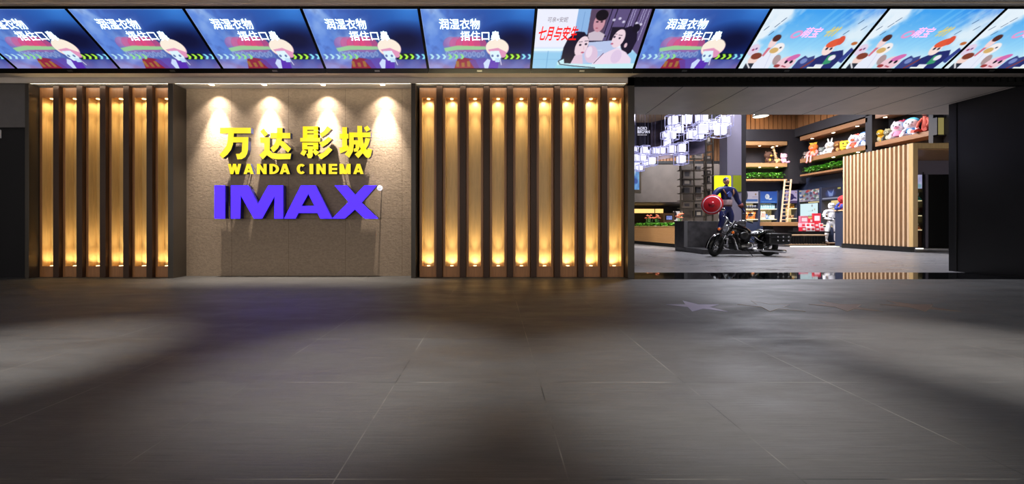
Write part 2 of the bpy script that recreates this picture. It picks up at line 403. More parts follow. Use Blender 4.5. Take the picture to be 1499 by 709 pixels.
def pic_safety():
    k = Canvas(192, 108, 16/9); n1, n2 = k.noise(1, 2), k.noise(7, 4); u, v = k.u, k.v
    k.c = mix((96, 138, 222), (20, 48, 128), np.clip(u*1.5-.15, 0, 1))
    k.fill(np.clip(1-np.hypot((u-.93)*1.4, v+.05)*1.5, 0, 1), (66, 146, 235), .9)
    k.fill(np.clip(1-np.hypot((u-.84)*1.5, (v-.5)*1.6)*1.8, 0, 1), (8, 14, 56), 1.3)
    k.fill(np.clip((n1-.42)*4, 0, 1)*np.clip(1.15-u*1.6, 0, 1), (160, 192, 240), .85)
    k.fill(np.clip((n2-.52)*5, 0, 1)*np.clip(1.05-u*1.3, 0, 1), (60, 80, 160), .5)
    k.fill(np.clip((v-.72)*3.2, 0, 1), (150, 130, 205), .75)
    k.fill(np.clip((v-.8)*4, 0, 1)*np.clip((n2-.4)*4, 0, 1), (170, 120, 150), .6)
    k.fill(np.clip((v-.76)*6, 0, 1)*np.clip(1-np.abs(u-.85)*4, 0, 1)*np.clip((n1-.35)*4, 0, 1), (110, 120, 190), .6)
    k.ell(.38, .62, .2, .2, (110, 80, 170), .35, soft=.5)
    for i, (cx, a) in enumerate([(.25, .3), (.31, .35), (.37, .5), (.43, .55), (.49, .6)]):
        k.ell(cx, .57, .085, .135, (225, 58, 112), a)
        k.ell(cx+.005, .57, .083, .13, (255, 150, 190), .12)
    k.rect(.16, .60, .58, .80, (105, 130, 200), .55)
    k.poly([(.17, .63), (.3, .585), (.56, .6), (.57, .655), (.3, .66), (.18, .69)], (160, 228, 150), .8)
    for i in range(9): k.ell(.2+i*.042, .73+.02*(i % 2), .02, .05, (170, 190, 225), .6); k.ell(.2+i*.042, .73+.02*(i % 2), .011, .03, (90, 110, 180), .6)
    k.poly([(.29, .82), (.36, .8), (.46, .83), (.5, 1), (.25, 1)], (150, 22, 42), .85)
    for i in range(3): k.rect(.27+i*.055, .86+.03*(i % 2), .3+i*.055, .97, (170, 140, 60), .7)
    k.poly([(.4, .84), (.56, .8), (.6, 1), (.45, 1)], (96, 70, 175), .8)
    k.poly([(.58, .83), (.7, .8), (.68, 1), (.55, 1)], (92, 50, 180))
    k.poly([(.54, .9), (.58, .82), (.61, .84), (.585, 1), (.55, 1)], (205, 220, 255))
    k.rect(.72, .72, .9, .83, (8, 14, 26), .85)
    for i in range(6):
        cx = .045+i*.058; cl = (190, 240, 250) if i < 3 else (150, 235, 140)
        k.poly([(cx-.02, .735), (cx+.004, .735), (cx+.024, .78), (cx+.004, .825), (cx-.02, .825), (cx, .78)], cl, .9)
    for i in range(5):
        cx = .76+i*.056; cl = (175, 245, 70) if i < 3 else (140, 225, 245)
        k.poly([(cx-.02, .735), (cx+.004, .735), (cx+.024, .78), (cx+.004, .825), (cx-.02, .825), (cx, .78)], cl)
    k.ell(.675, .63, .108, .155, (238, 190, 205))
    k.ell(.672, .615, .106, .145, (252, 238, 222))
    k.poly([(.585, .655), (.68, .625), (.762, .7), (.752, .79), (.72, .8), (.69, .69), (.6, .69)], (226, 150, 190))
    k.poly([(.605, .68), (.69, .675), (.715, .79), (.69, .86), (.63, .85), (.606, .77)], (224, 246, 255))
    k.ell(.628, .765, .011, .022, (90, 110, 170)); k.ell(.68, .765, .011, .022, (90, 110, 170))
    k.rect(.655, .81, .7, .88, (190, 225, 250)); k.line(.70, .8, .715, .93, .012, (235, 235, 255))
    k.rect(0, 0, .006, 1, (210, 225, 255), .6); k.rect(0, 0, 1, .012, (200, 220, 255), .6)
    return k
def pic_bath():
    k = Canvas(192, 108, 16/9); u, v = k.u, k.v
    k.c = mix((238, 240, 255), (150, 205, 240), np.clip((v-.6)*8, 0, 1))
    k.rect(.36, 0, .5, .75, (120, 170, 225), .8); k.rect(0, .64, .34, .68, (230, 250, 255))
    for x in (.14, .27): k.line(x, .68, x, 1, .008, (90, 150, 205), .8)
    k.line(0, .83, .3, .83, .008, (110, 170, 215), .7); k.line(.42, .05, .42, .6, .006, (80, 120, 180), .6)
    k.poly([(.47, 0), (1, 0), (1, .75), (.9, .6), (.5, .52)], (96, 82, 128))
    k.poly([(.47, .02), (.64, .02), (.62, .42), (.48, .5)], (92, 72, 98))
    for x in (.655, .70, .82, .9): k.line(x, 0, x-.035, .55, .016, (28, 20, 44))
    for x in (.84, .86, .93, .95, .98): k.line(x, 0, x-.02, .5, .007, (205, 200, 240))
    k.rect(.69, .28, .8, .5, (24, 18, 34), .9); k.line(.48, .41, .65, .43, .02, (22, 16, 28)); k.line(.48, .52, .74, .51, .02, (30, 22, 44))
    k.poly([(.49, .38), (.56, .33), (.64, .4), (.63, .5), (.49, .5)], (205, 190, 205))
    k.ell(.565, .22, .05, .14, (205, 150, 165)); k.ell(.575, .1, .055, .085, (22, 16, 26)); k.line(.545, .3, .56, .3, .014, (150, 60, 80))
    for (x, y) in ((.545, .2), (.585, .2)): k.ell(x, y, .012, .012, (50, 30, 50))
    for (x, y) in ((.69, .17), (.74, .15), (.78, .2), (.9, .22), (.94, .24)): k.ell(x, y, .013, .02, (220, 215, 240), .9)
    # pale walls right behind the tub
    k.poly([(.5, .53), (.72, .5), (.78, .6), (.76, .9), (.45, .9)], (186, 200, 236)); k.rect(.55, .66, .65, .675, (205, 225, 250))
    # left bather: dark hair, pale face, shoulder
    k.poly([(.27, .9), (.28, .62), (.31, .46), (.38, .35), (.45, .36), (.5, .46), (.51, .6), (.46, .75), (.40, .92)], (26, 20, 46))
    k.ell(.448, .6, .056, .175, (240, 215, 226), 1, .25); k.poly([(.4, .76), (.47, .74), (.5, .95), (.36, .97)], (228, 200, 220))
    for (x, y) in ((.433, .575), (.485, .56)): k.ell(x, y, .012, .018, (40, 30, 55)); k.line(x-.016, y-.05, x+.014, y-.055, .01, (60, 45, 70))
    k.ell(.468, .705, .016, .014, (190, 90, 120)); k.line(.468, .6, .475, .65, .008, (215, 175, 190))
    k.ell(.555, .74, .062, .16, (222, 196, 222), 1, -.3); k.ell(.53, .7, .03, .1, (240, 222, 240))
    # right bather: dark tied hair, face turned up, bare back
    k.poly([(.78, .42), (.8, .3), (.86, .26), (.93, .34), (.95, .5), (.93, .7), (.88, .78), (.82, .62)], (28, 20, 44))
    k.ell(.91, .3, .035, .07, (24, 18, 36))
    k.ell(.775, .47, .055, .155, (240, 214, 226), 1, .2); k.ell(.86, .58, .014, .04, (226, 190, 205))
    for (x, y) in ((.735, .44), (.785, .46)): k.ell(x, y, .01, .017, (40, 30, 55)); k.line(x-.014, y-.05, x+.016, y-.045, .01, (50, 40, 60))
    k.ell(.728, .555, .013, .014, (190, 90, 125))
    k.poly([(.56, .97), (.63, .78), (.72, .68), (.79, .62), (.88, .7), (.95, .82), (.97, .97)], (238, 218, 238))
    k.line(.6, .9, .67, .72, .012, (90, 60, 100)); k.ell(.8, .78, .05, .12, (214, 190, 226), .6)
    # tub
    k.poly([(.24, .88), (.3, .82), (.31, .9), (.6, .92), (1, .9), (1, 1), (.25, 1)], (200, 238, 246))
    for a, b in (((.25, .86), (.27, .92)), ((.27, .92), (.4, .95)), ((.4, .95), (.62, .985)), ((.25, .86), (.3, .8))): k.line(*a, *b, .016, (30, 40, 70))
    k.poly([(.24, .93), (.4, .96), (.62, 1), (.22, 1)], (150, 215, 235))
    return k
def pic_sky():
    k = Canvas(192, 108, 16/9); n1 = k.noise(5, 3); n2 = k.noise(9, 7); u, v = k.u, k.v
    k.c = mix((60, 158, 240), (176, 226, 250), np.clip(v*1.25, 0, 1))
    k.fill(np.clip(u-.6, 0, 1)*np.clip(1-v*2, 0, 1), (30, 90, 215), 1.6)
    for i in range(5): k.poly([(.55+i*.09, 0), (.58+i*.09, 0), (.35+i*.05, .8), (.30+i*.05, .8)], (150, 220, 255), .25)
    k.fill(np.clip((.27-u+.18*(n1-.5)*2-v*.16)*9, 0, 1), (238, 246, 252), .95)
    k.fill(np.clip((n2-.5)*5, 0, 1)*np.clip(1-u*2.2, 0, 1), (205, 228, 245), .5)
    k.fill(np.clip(1-np.hypot((u-.97)*1.5, (v-.45)*1.0)*2.1+(n1-.5)*1.2, 0, 1), (232, 244, 250), .9)
    k.fill(np.clip(1-np.hypot((u-.98)*3, (v-.2)*2.2)*1.3+(n2-.5)*1.2, 0, 1), (225, 240, 250), .8)
    k.fill(np.clip((v-.62)*2.2+(n1-.5)*.8, 0, 1), (222, 240, 246), .7)
    for (x, y) in ((.05, .3), (.13, .25), (.12, .38), (.16, .17), (.86, .2), (.93, .3), (.8, .37)):
        k.line(x-.012, y+.03, x+.012, y-.03, .012, (40, 70, 110), .9)
    k.ell(.36, .4, .05, .06, (240, 150, 205), .9, -.4); k.ell(.36, .4, .03, .03, (130, 205, 245), 1, -.4)
    for i in range(3): k.line(.63+i*.03, .42, .66+i*.03, .29, .03, (226, 208, 120), .85)
    k.line(.62, .36, .72, .31, .025, (236, 214, 120), .85)
    # cartoon crowd at the foot of the picture
    k.poly([(.1, 1), (.14, .78), (.22, .62), (.3, .66), (.3, 1)], (232, 236, 250)); k.line(.23, .7, .26, .99, .006, (190, 195, 225))
    k.ell(.19, .53, .033, .1, (244, 214, 214)); k.ell(.2, .46, .036, .06, (82, 44, 40)); k.poly([(.17, .62), (.2, .62), (.18, .78), (.16, .76)], (214, 120, 140))
    k.ell(.05, .66, .05, .1, (226, 210, 232)); k.ell(.045, .66, .012, .02, (170, 70, 110)); k.ell(.07, .64, .01, .02, (120, 80, 130))
    k.ell(.27, .64, .055, .1, (246, 240, 240)); k.ell(.245, .67, .04, .05, (214, 176, 110)); k.ell(.29, .62, .01, .016, (60, 60, 80))
    k.ell(.1, .83, .045, .09, (244, 214, 206)); k.ell(.11, .77, .05, .06, (130, 62, 48)); k.rect(.05, .9, .13, 1, (40, 46, 60)); k.line(.06, .9, .11, .99, .02, (240, 240, 245))
    k.ell(.33, .84, .035, .1, (170, 140, 140), .9, -.4)
    k.ell(.44, .9, .085, .13, (240, 202, 214), 1, -.25); k.ell(.475, .8, .06, .05, (212, 110, 176), 1, -.5)
    for x in (.435, .485): k.ell(x, .875, .014, .03, (30, 24, 40))
    k.line(.42, .95, .46, .97, .02, (170, 60, 80)); k.ell(.37, .95, .03, .03, (160, 60, 60))
    k.poly([(.53, 1), (.54, .84), (.58, .76), (.62, .8), (.67, .76), (.7, .86), (.7, 1)], (60, 70, 132)); k.ell(.6, .86, .03, .05, (120, 140, 200)); k.line(.62, 1, .7, .82, .03, (130, 60, 60))
    k.poly([(.68, 1), (.7, .8), (.78, .7), (.9, .66), (.95, .78), (.92, 1)], (38, 46, 108)); k.poly([(.8, .76), (.86, .74), (.87, .9), (.8, .94)], (60, 150, 110)); k.ell(.85, .8, .03, .05, (236, 232, 240))
    k.ell(.75, .64, .05, .12, (250, 224, 218), 1, -.3); k.ell(.77, .54, .07, .07, (226, 92, 60), 1, -.4); k.ell(.81, .5, .03, .08, (220, 84, 60), 1, -.3)
    for x in (.735, .775): k.ell(x, .64, .012, .024, (50, 50, 70))
    k.rect(.74, .92, .82, .98, (230, 235, 245)); k.ell(.955, .55, .028, .03, (190, 110, 60)); k.poly([(.93, .86), (.96, .62), (1, .66), (.98, .9)], (52, 66, 140))
    k.rect(.68, .97, .82, 1, (240, 250, 245)); k.rect(0, 0, 1, .012, (220, 235, 255), .6)
    return k

# ------------------------------------------------------------------ structure: corridor
def slab(name, x0, x1, y0, y1, z0, z1, m, bev=0):
    return struct(MB().box(x0, x1, y0, y1, z0, z1, bev).build(name, m))
slab('floor', -16, 16, -6, 7.02, -.2, 0, M['floor'])
slab('floor_behind_columns', -16, 2.52, 7.02, 8.2, -.2, 0, M['floor'])
slab('floor_threshold', 2.52, 16, 7.02, 8.02, -.2, 0, M['black_stone'])
slab('floor_lobby', 2.52, 24, 8.02, 30, -.2, 0, M['lobby_floor'])
slab('ceiling', -16, 16, -.5, 5.9, 4.47, 4.6, M['ceil'])
slab('trim_1', -16, 16, 5.9, 5.985, 4.455, 4.6, M['ceil'])
WY = 7.476
slab('wall_back', -6.1, -1.5, WY, WY+.2, 0, 3.8, M['stone'])
slab('wall_behind_columns', -1.5, 2.52, 7.52, 7.72, 0, 3.8, M['fin'])
slab('wall_behind_left_columns', -8.82, -6.1, 7.52, 7.72, 0, 3.8, M['fin'])
slab('ceiling_recess', -8.9, 2.52, 7.172, 7.72, 3.70, 3.82, M['white'])
slab('trim_2', -16, 2.52, 7.135, 7.17, 3.68, 3.79, M['soffit'])
slab('ceiling_strip', -16, 16, 6.93, 7.135, 3.785, 3.83, M['soffit'])
slab('wall_bulkhead', -16, 16, 7.172, 7.3, 3.83, 6, M['black'])
# left: grey wall over a dark door
slab('wall_left', -16, -8.87, 7.2, 7.4, 2.86, 3.9, M['grey'])
slab('wall_left_return', -16, -15.8, 0, 7.2, 0, 4.47, M['grey'])
d1 = slab('door_1', -16, -8.87, 7.23, 7.35, 0, 2.86, mat('dark door', (15, 12, 17), .55, spec=.25))
dh = MB().box(-9.62, -9.6, 7.222, 7.23, .06, 2.8).box(-10.9, -10.88, 7.222, 7.23, .06, 2.8).build('door_joint', M['black'], d1)
tag(MB().box(-9.52, -9.385, 7.215, 7.2305, 2.66, 2.82, .004).build('notice_plate', sm((190, 188, 186))), 'small pale notice plate on the dark door at the edge of the view', 'sign')
# end panels of the column banks
slab('trim_3', -8.865, -8.79, 7.165, 7.52, 0, 3.68, M['bronze'], .004)
slab('trim_4', -6.163, -6.061, 7.165, WY, 0, 3.68, M['bronze'], .004)
slab('trim_5', -1.565, -1.478, 7.165, 7.52, 0, 3.68, M['bronze'], .004)
slab('trim_6', 2.52, 2.645, 7.13, 8.02, 0, 3.785, M['bronze'], .004)
# portal: black header with a fluted edge, panelled soffit, right wall
hb = MB().box(2.52, 16, 7.13, 7.2, 3.63, 3.785)
for i in range(64): hb.box(2.66+i*.14, 2.74+i*.14, 7.115, 7.13, 3.70, 3.785)
struct(hb.build('trim_7', mat('black ribbed header', (7, 6, 6), .75, spec=.15)))
sf = MB().box(2.645, 14, 7.2, 9.06, 3.645, 3.8)
struct(sf.build('ceiling_portal', M['soffit']))
sj = MB()
for i in range(6): sj.box(3.6+i*1.25, 3.612+i*1.25, 7.2, 9.06, 3.642, 3.6455)
struct(sj.build('trim_8', M['black']))
slab('wall_lobby_header', 2.3, 24, 9.0, 9.06, 3.8, 8.2, M['darkwall'])
slab('wall_right', 9.97, 11.2, 3.5, 8.31, 0, 3.645, M['blacksatin'])
slab('trim_9', 9.955, 9.97, 8.16, 8.19, 0, 3.64, M['black'])
slab('wall_right_return', 11.2, 16, 7.3, 8.31, 0, 3.8, M['blacksatin'])

# ------------------------------------------------------------------ screens
SP = 1.86
SB, ST = Vector((0, 6.854, 3.84)), Vector((0, 6.0, 4.428))
SU = (ST-SB).normalized(); SN = Vector((1, 0, 0)).cross(SU); SH = (ST-SB).length
SM = Matrix(((1, 0, 0), (0, SU.y, SN.y), (0, SU.z, SN.z))).to_4x4()
me_pic = {}
for key, fn in (('safety', pic_safety), ('bath', pic_bath), ('sky', pic_sky)):
    me_pic[key] = fn().mesh('picture', SP-.045, SH, M['screen'])
def make_screen(key, label):
    t = thing('display_screen', label, 'screen', (0, 0, 0), 0, 'tilted display screens over the entrance')
    b = MB(); hw, hh = SP/2-.004, SH/2
    b.box(-hw, hw, -hh-.096, hh+.035, -.07, -.006, .004)
    b.box(-hw, -hw+.02, -hh, hh, -.006, .006); b.box(hw-.02, hw, -hh, hh, -.006, .006)
    b.box(-hw, hw, -hh-.096, -hh, -.006, .008); b.box(-hw, hw, hh, hh+.035, -.006, .006)
    b.build('bezel', M['screen_black'], t)
    p = bpy.data.objects.new('picture', me_pic[key]); C.objects.link(p); p.parent = t
    MB().box(-.045, .045, -hh-.062, -hh-.03, .008, .011, .001).build('badge', M['steel'], t)
    W_ = SP-.045
    def lt(txt, u0, u1, v0, v1, m, bold=0, shear=0, z=.004):
        return lettering(txt, (u0-.5)*W_, (u1-.5)*W_, (.5-v1)*SH, (.5-v0)*SH, m, t, Matrix.Translation((0, 0, z)), bold, shear)
    if key == 'safety':
        lt('润湿衣物', .15, .517, .145, .315, M['txt_white'], .02); lt('捂住口鼻', .335, .70, .34, .5, M['txt_white'], .02)
    elif key == 'bath':
        lt('七月与安生', .03, .39, .26, .5, M['txt_red'], .022, .25); lt('可亲×安妮', .1, .28, .12, .2, M['txt_grey'], .0, .1)
    else:
        lt('萌宝', .4, .57, .28, .45, M['txt_pink'], .014, .3)
    return t
spro = {}
names = {-2: ('safety', 'tilted screen cut by the left end of the picture row, blue fire safety notice'),
         -1: ('safety', 'blue fire safety screen whose caption starts outside the view, second from the cut end'),
         0: ('safety', 'tilted blue fire safety screen above the narrow bank of lit columns'),
         1: ('safety', 'tilted blue fire safety screen above the yellow characters at their start'),
         2: ('safety', 'tilted blue fire safety screen above the end of the yellow and violet sign'),
         3: ('safety', 'tilted blue fire safety screen directly before the bathtub film poster screen'),
         4: ('bath', 'tilted screen with a red title and two women in a bathtub'),
         5: ('safety', 'tilted blue fire safety screen between the bathtub poster and the sky cartoons'),
         6: ('sky', 'first sky blue cartoon screen beside the last fire safety screen'),
         7: ('sky', 'sky blue cartoon screen in the middle of the three cartoon screens'),
         8: ('sky', 'sky blue cartoon screen cut off by the right end of the view')}
for kx, (key, lab) in names.items():
    if key not in spro: spro[key] = t = make_screen(key, lab)
    else: t = dup(spro[key], None, lab)
    c = (SB+ST)/2; c.x = (97-723)/172*SP+SP*kx+SP/2
    t.matrix_world = Matrix.Translation(c) @ SM

# ------------------------------------------------------------------ wooden columns with lit niches
BY = 7.33; BW = .329; NW = .237; NZ0, NZ1 = .207, 3.47; ND = .15; BH = 3.66
def make_column(label):
    t = thing('niche_column', label, 'column', (0, BY, 0), 0, 'lit wooden columns')
    s = (BW-NW)/2
    b = MB(); b.box(0, s, 0, .185, 0, BH, .003); b.box(BW-s, BW, 0, .185, 0, BH, .003)
    b.box(s, BW-s, 0, .185, 0, NZ0, .002); b.box(s, BW-s, 0, .185, NZ1, BH, .002)
    b.build('frame', M['oak_frame'], t)
    MB().box(s, BW-s, ND, .185, NZ0, NZ1).box(s, s+.003, .004, ND, NZ0, NZ1).box(BW-s-.003, BW-s, .004, ND, NZ0, NZ1).build('niche_panel', M['oak'], t)
    q = MB(); q.lathe([(0, 0), (.026, 0), (.03, -.004), (.03, .0)], (BW/2, .07, NZ1-.004)); q.build('downlight_lens', M['lamp_soft'], t)
    q = MB(); q.lathe([(.03, 0), (.03, .005), (.026, .006), (0, .006)], (BW/2, .07, NZ0)); q.build('uplight_lens', M['lamp_soft'], t)
    for nm, z, r in (('downlight_beam', NZ1-.02, 0), ('uplight_beam', NZ0+.02, 180)):
        sg = 1 if r == 0 else -1
        light(nm, 'SPOT', (BW/2, .02, z), 9, (1, .86, .52), .02, (math.radians(r+sg*25), 0, 0), 125, 1, parent=t)
        light(nm, 'SPOT', (BW/2, .02, z), 60, (1, .85, .5), .02, (math.radians(r+sg*5), 0, 0), 40, 1, parent=t)
    return t
def make_fin(label):
    t = MB().box(0, .112, 0, .235, 0, 3.675, .004).build('dividing_fin', M['fin']); t.location = (0, 7.265, 0)
    return tag(t, label, 'panel', 'dark fins between the lit columns')
c0 = f0 = None
for bank, x0, n, pitch in (('narrow bank beside the dark door', -8.783, 6, .4476), ('wide bank between sign and entrance', -1.4385, 9, .4526)):
    for i in range(n):
        lab = f'{ORD[i]} lit wooden niche column from the left in the {bank}'
        if c0 is None: c = c0 = make_column(lab)
        else: c = dup(c0, None, lab)
        c.location = (x0+i*pitch, BY, 0)
        if i < n-1:
            lab = f'dark brown fin after the {ORD[i]} lit column of the {bank}'
            if f0 is None: f = f0 = make_fin(lab)
            else: f = f0.copy(); C.objects.link(f); f['label'] = lab
            f.location = (x0+i*pitch+BW+(pitch-BW-.112)/2, 7.265, 0)

# ------------------------------------------------------------------ sign
LF = 7.335                                # front plane of the letters
def letter(name, label, polys, zx, zy, sc, face, ret, cat='sign letter', grp=None, yf=LF, th=.085):
    allp = [[((zx+a/sc), (zy+b/sc)) for a, b in p] for p in polys]
    xs = [p[0] for q in allp for p in q]; ys = [p[1] for q in allp for p in q]
    o3 = P(sum((min(xs), max(xs)))/2, max(ys), yf)
    t = thing(name, label, cat, o3, 0, grp)
    fb, rb = MB(), MB()
    for q in allp:
        pl = [tuple((P(a, b, yf)-o3)[i] for i in (0, 2)) for a, b in q]
        fb.prism(pl, 0, 0, sides=False); rb.prism(pl, .003, th)
    fb.build('letter_face', face, t); rb.build('letter_return', ret, t)
    for q in (allp[0], allp[-1]):
        a = sum(p[0] for p in q)/len(q); b = sum(p[1] for p in q)/len(q); v = P(a, b, yf)-o3
        MB().tube([(v.x, th-.01, v.z), (v.x, WY-yf, v.z)], .008, 6).build('standoff', M['steel'], t)
        if len(allp) == 1: break
    return t
R_ = lambda x0, y0, x1, y1: [(x0, y0), (x1, y0), (x1, y1), (x0, y1)]
wan = [R_(95, 95, 450, 160),
       [(247, 203), (422, 203), (418, 350), (408, 395), (385, 435), (345, 458), (295, 460), (278, 398), (320, 395), (345, 372), (352, 265), (247, 265)],
       [(190, 155), (255, 155), (250, 230), (243, 290), (222, 350), (180, 405), (125, 450), (90, 405), (140, 350), (172, 300), (185, 240)]]
da = [[(560, 138), (597, 105), (650, 165), (612, 200)],
      [(560, 207), (668, 207), (668, 355), (700, 388), (760, 395), (915, 393), (905, 457), (760, 460), (690, 450), (635, 412), (588, 460), (548, 410), (605, 355), (605, 272), (560, 266)],
      R_(678, 155, 905, 218),
      [(752, 97), (815, 97), (815, 190), (805, 238), (790, 285), (760, 335), (712, 380), (675, 330), (715, 295), (740, 250), (752, 200)],
      [(788, 240), (835, 258), (915, 335), (880, 382), (790, 300)]]
ying = [R_(105, 80, 280, 120), R_(105, 132, 280, 160), R_(105, 172, 280, 212), R_(105, 80, 155, 212), R_(232, 80, 280, 212), R_(75, 212, 305, 256),
        R_(98, 266, 282, 297), R_(98, 310, 282, 346), R_(98, 266, 155, 346), R_(225, 266, 282, 346),
        [(165, 340), (218, 340), (218, 420), (200, 447), (165, 447), (145, 395), (165, 396)], [(105, 345), (152, 365), (120, 422), (75, 395)], [(240, 340), (297, 380), (255, 417), (215, 372)],
        [(300, 165), (350, 130), (388, 76), (435, 110), (385, 165), (320, 208)], [(293, 268), (350, 245), (400, 200), (440, 228), (390, 280), (326, 322)],
        [(273, 410), (345, 380), (400, 318), (446, 350), (390, 410), (318, 460)]]
cheng = [R_(558, 88, 614, 345), R_(528, 165, 632, 222), [(525, 328), (628, 298), (634, 352), (535, 392)],
         R_(640, 150, 885, 205), [(640, 150), (692, 150), (692, 300), (682, 370), (640, 442), (588, 402), (625, 350), (640, 290)],
         [(690, 240), (762, 240), (757, 330), (737, 372), (695, 372), (690, 338), (713, 330), (713, 288), (690, 288)],
         [(732, 74), (788, 74), (790, 180), (803, 265), (830, 335), (846, 352), (855, 328), (903, 350), (886, 425), (862, 447), (835, 437), (795, 390), (755, 300), (735, 200)],
         [(880, 222), (860, 290), (820, 360), (745, 447), (703, 402), (775, 340), (812, 280), (828, 212)], [(808, 96), (850, 70), (884, 115), (838, 142)]]
for nm, pl, ox, lab in (('sign_character', wan, 310, 'first large yellow lit character of the sign, a bar over two legs'),
                        ('sign_character', da, 310, 'second large yellow lit character, with a long sweeping foot stroke'),
                        ('sign_character', ying, 430, 'third large yellow lit character, with three slanted strokes beside it'),
                        ('sign_character', cheng, 430, 'last large yellow lit character, at the end nearest the wide columns')):
    letter(nm, lab, pl, ox, 175, 7.877, M['yellow_face'], M['return'], 'sign letter', 'large yellow characters')
def arc(cx, cy, rx, ry, ri, rj, a0, a1, n=20):
    o = [(cx+rx*math.cos(a0+(a1-a0)*i/n), cy+ry*math.sin(a0+(a1-a0)*i/n)) for i in range(n+1)]
    return o+[(cx+ri*math.cos(a1+(a0-a1)*i/n), cy+rj*math.sin(a1+(a0-a1)*i/n)) for i in range(n+1)]
def LW(ch, x0, x1, y0, y1, s):
    """block capital in pixel box; s = stroke width"""
    w_, h_ = x1-x0, y1-y0
    if ch == 'I': return [R_(x0, y0, x1, y1)]
    if ch == 'E': return [R_(x0, y0, x0+s, y1)]+[R_(x0+s, a, x1, a+3.3) for a in (y0, y0+h_/2-1.65, y1-3.3)]
    if ch == 'N': return [R_(x0, y0, x0+s, y1), R_(x1-s, y0, x1, y1), [(x0, y0), (x0+s, y0), (x1, y1), (x1-s, y1)]]
    if ch == 'M': return [R_(x0, y0, x0+s, y1), R_(x1-s, y0, x1, y1), [(x0, y0), (x0+s*1.15, y0), ((x0+x1)/2+s*.35, y1), ((x0+x1)/2-s*.55, y1)], [(x1-s*1.15, y0), (x1, y0), ((x0+x1)/2+s*.55, y1), ((x0+x1)/2-s*.35, y1)]]
    if ch == 'W':
        m_ = (x0+x1)/2; q = s*.95
        return [[(x0, y0), (x0+q, y0), (x0+w_*.29+q/2, y1), (x0+w_*.29-q/2, y1)], [(m_-q/2, y0), (m_+q/2, y0), (x0+w_*.29+q/2, y1), (x0+w_*.29-q/2, y1)],
                [(m_-q/2, y0), (m_+q/2, y0), (x1-w_*.29+q/2, y1), (x1-w_*.29-q/2, y1)], [(x1-q, y0), (x1, y0), (x1-w_*.29+q/2, y1), (x1-w_*.29-q/2, y1)]]
    if ch == 'A':
        m_ = (x0+x1)/2
        return [[(m_-s*.55, y0), (m_+s*.4, y0), (x0+s, y1), (x0, y1)], [(m_-s*.4, y0), (m_+s*.55, y0), (x1, y1), (x1-s, y1)], R_(x0+w_*.28, y0+h_*.62, x1-w_*.28, y0+h_*.82)]
    if ch == 'D': return [R_(x0, y0, x0+s, y1), arc(x0+s*.9, (y0+y1)/2, w_-s*.9, h_/2, w_-s*1.9, h_/2-3.3, -PI/2, PI/2)]
    if ch == 'C': return [arc((x0+x1)/2, (y0+y1)/2, w_/2, h_/2, w_/2-s, h_/2-3.4, -.75, -2*PI+.75, 28)]
caps = [('W', 333.5, 353), ('A', 356.5, 371.5), ('N', 376, 390.3), ('D', 394.4, 408.6), ('A', 409.3, 424.5), ('C', 434.3, 448), ('I', 453, 458.6), ('N', 463.2, 476.8), ('E', 481.2, 493.5), ('M', 497, 513.3), ('A', 517, 532.3)]
wd = ['first', 'second', 'third', 'fourth', 'fifth']
for i, (ch, x0, x1) in enumerate(caps):
    lab = f'small yellow capital {ch}, {ORD[i] if i < 5 else ORD[i-5]} letter of the {"first" if i < 5 else "second"} word under the characters'
    letter('sign_letter', lab, LW(ch, x0, x1, 240, 255, 4.7), 0, 0, 1, M['yellow_face'], M['return'], 'sign letter', 'small yellow capitals', 7.36, .06)
big = [('I', [R_(60, 437, 127, 645)]),
       ('M', [[(163, 437), (272, 437), (333, 553), (398, 437), (492, 437), (492, 645), (436, 645), (438, 505), (360, 645), (308, 645), (225, 500), (222, 645), (163, 645)]]),
       ('A', [[(498, 645), (603, 437), (650, 437), (650, 490), (608, 566), (650, 566), (650, 610), (588, 610), (570, 645)], [(650, 437), (695, 437), (800, 645), (725, 645), (708, 610), (650, 610), (650, 566), (690, 566), (650, 490)]]),
       ('X', [[(815, 437), (893, 437), (945, 497), (1003, 437), (1080, 437), (985, 545), (1090, 645), (1005, 645), (943, 588), (880, 645), (800, 645), (903, 540)]])]
for i, (ch, pl) in enumerate(big):
    letter('sign_letter', f'large violet lit capital {ch} in the lowest row of the sign', pl, 300, 170, 4.296, M['purple_face'], M['preturn'], 'sign letter', 'large violet capitals', LF-.02, .1)
t = thing('trademark_disc', 'small round white disc at the top corner of the violet letter X', 'sign', P(555.6, 275.4, LF))
MB().lathe([(.0, 0), (.047, 0), (.05, .004), (.05, .03), (0, .03)], mx=Matrix.Rotation(PI/2, 4, 'X') @ Matrix.Scale(-1, 4, (0, 0, 1))).build('disc', M['white_lit'], t)
lettering('®', -.03, .03, -.03, .03, sm((70, 70, 110)), t, Matrix(((1, 0, 0, 0), (0, 0, -1, -.003), (0, 1, 0, 0), (0, 0, 0, 1))))
MB().tube([(0, .03, 0), (0, WY-LF, 0)], .01, 8).build('standoff', M['steel'], t)

# recess downlights
for i, x in enumerate((310, 387, 473, 560)):
    X = (x-CX)*7.28/F
    t = thing('recessed_downlight', f'{ORD[i]} of four recessed downlights over the stone sign wall, counting from the narrow columns', 'downlight', (X, 7.28, 3.70), 0, 'downlights over the sign wall')
    MB().lathe([(.04, 0), (.055, -.001), (.062, -.006), (.062, 0)]).build('trim_ring', M['white'], t)
    MB().lathe([(0, -.003), (.041, -.003)]).build('lens', M['lamp'], t)
    light('downlight_beam', 'SPOT', (0, 0, -.02), 110, (1, .9, .76), .015, (math.radians(6), 0, 0), 105, 1, parent=t)
    light('downlight_beam', 'SPOT', (0, 0, -.02), 1200, (1, .9, .76), .015, (math.radians(3), 0, 0), 50, 1, parent=t)
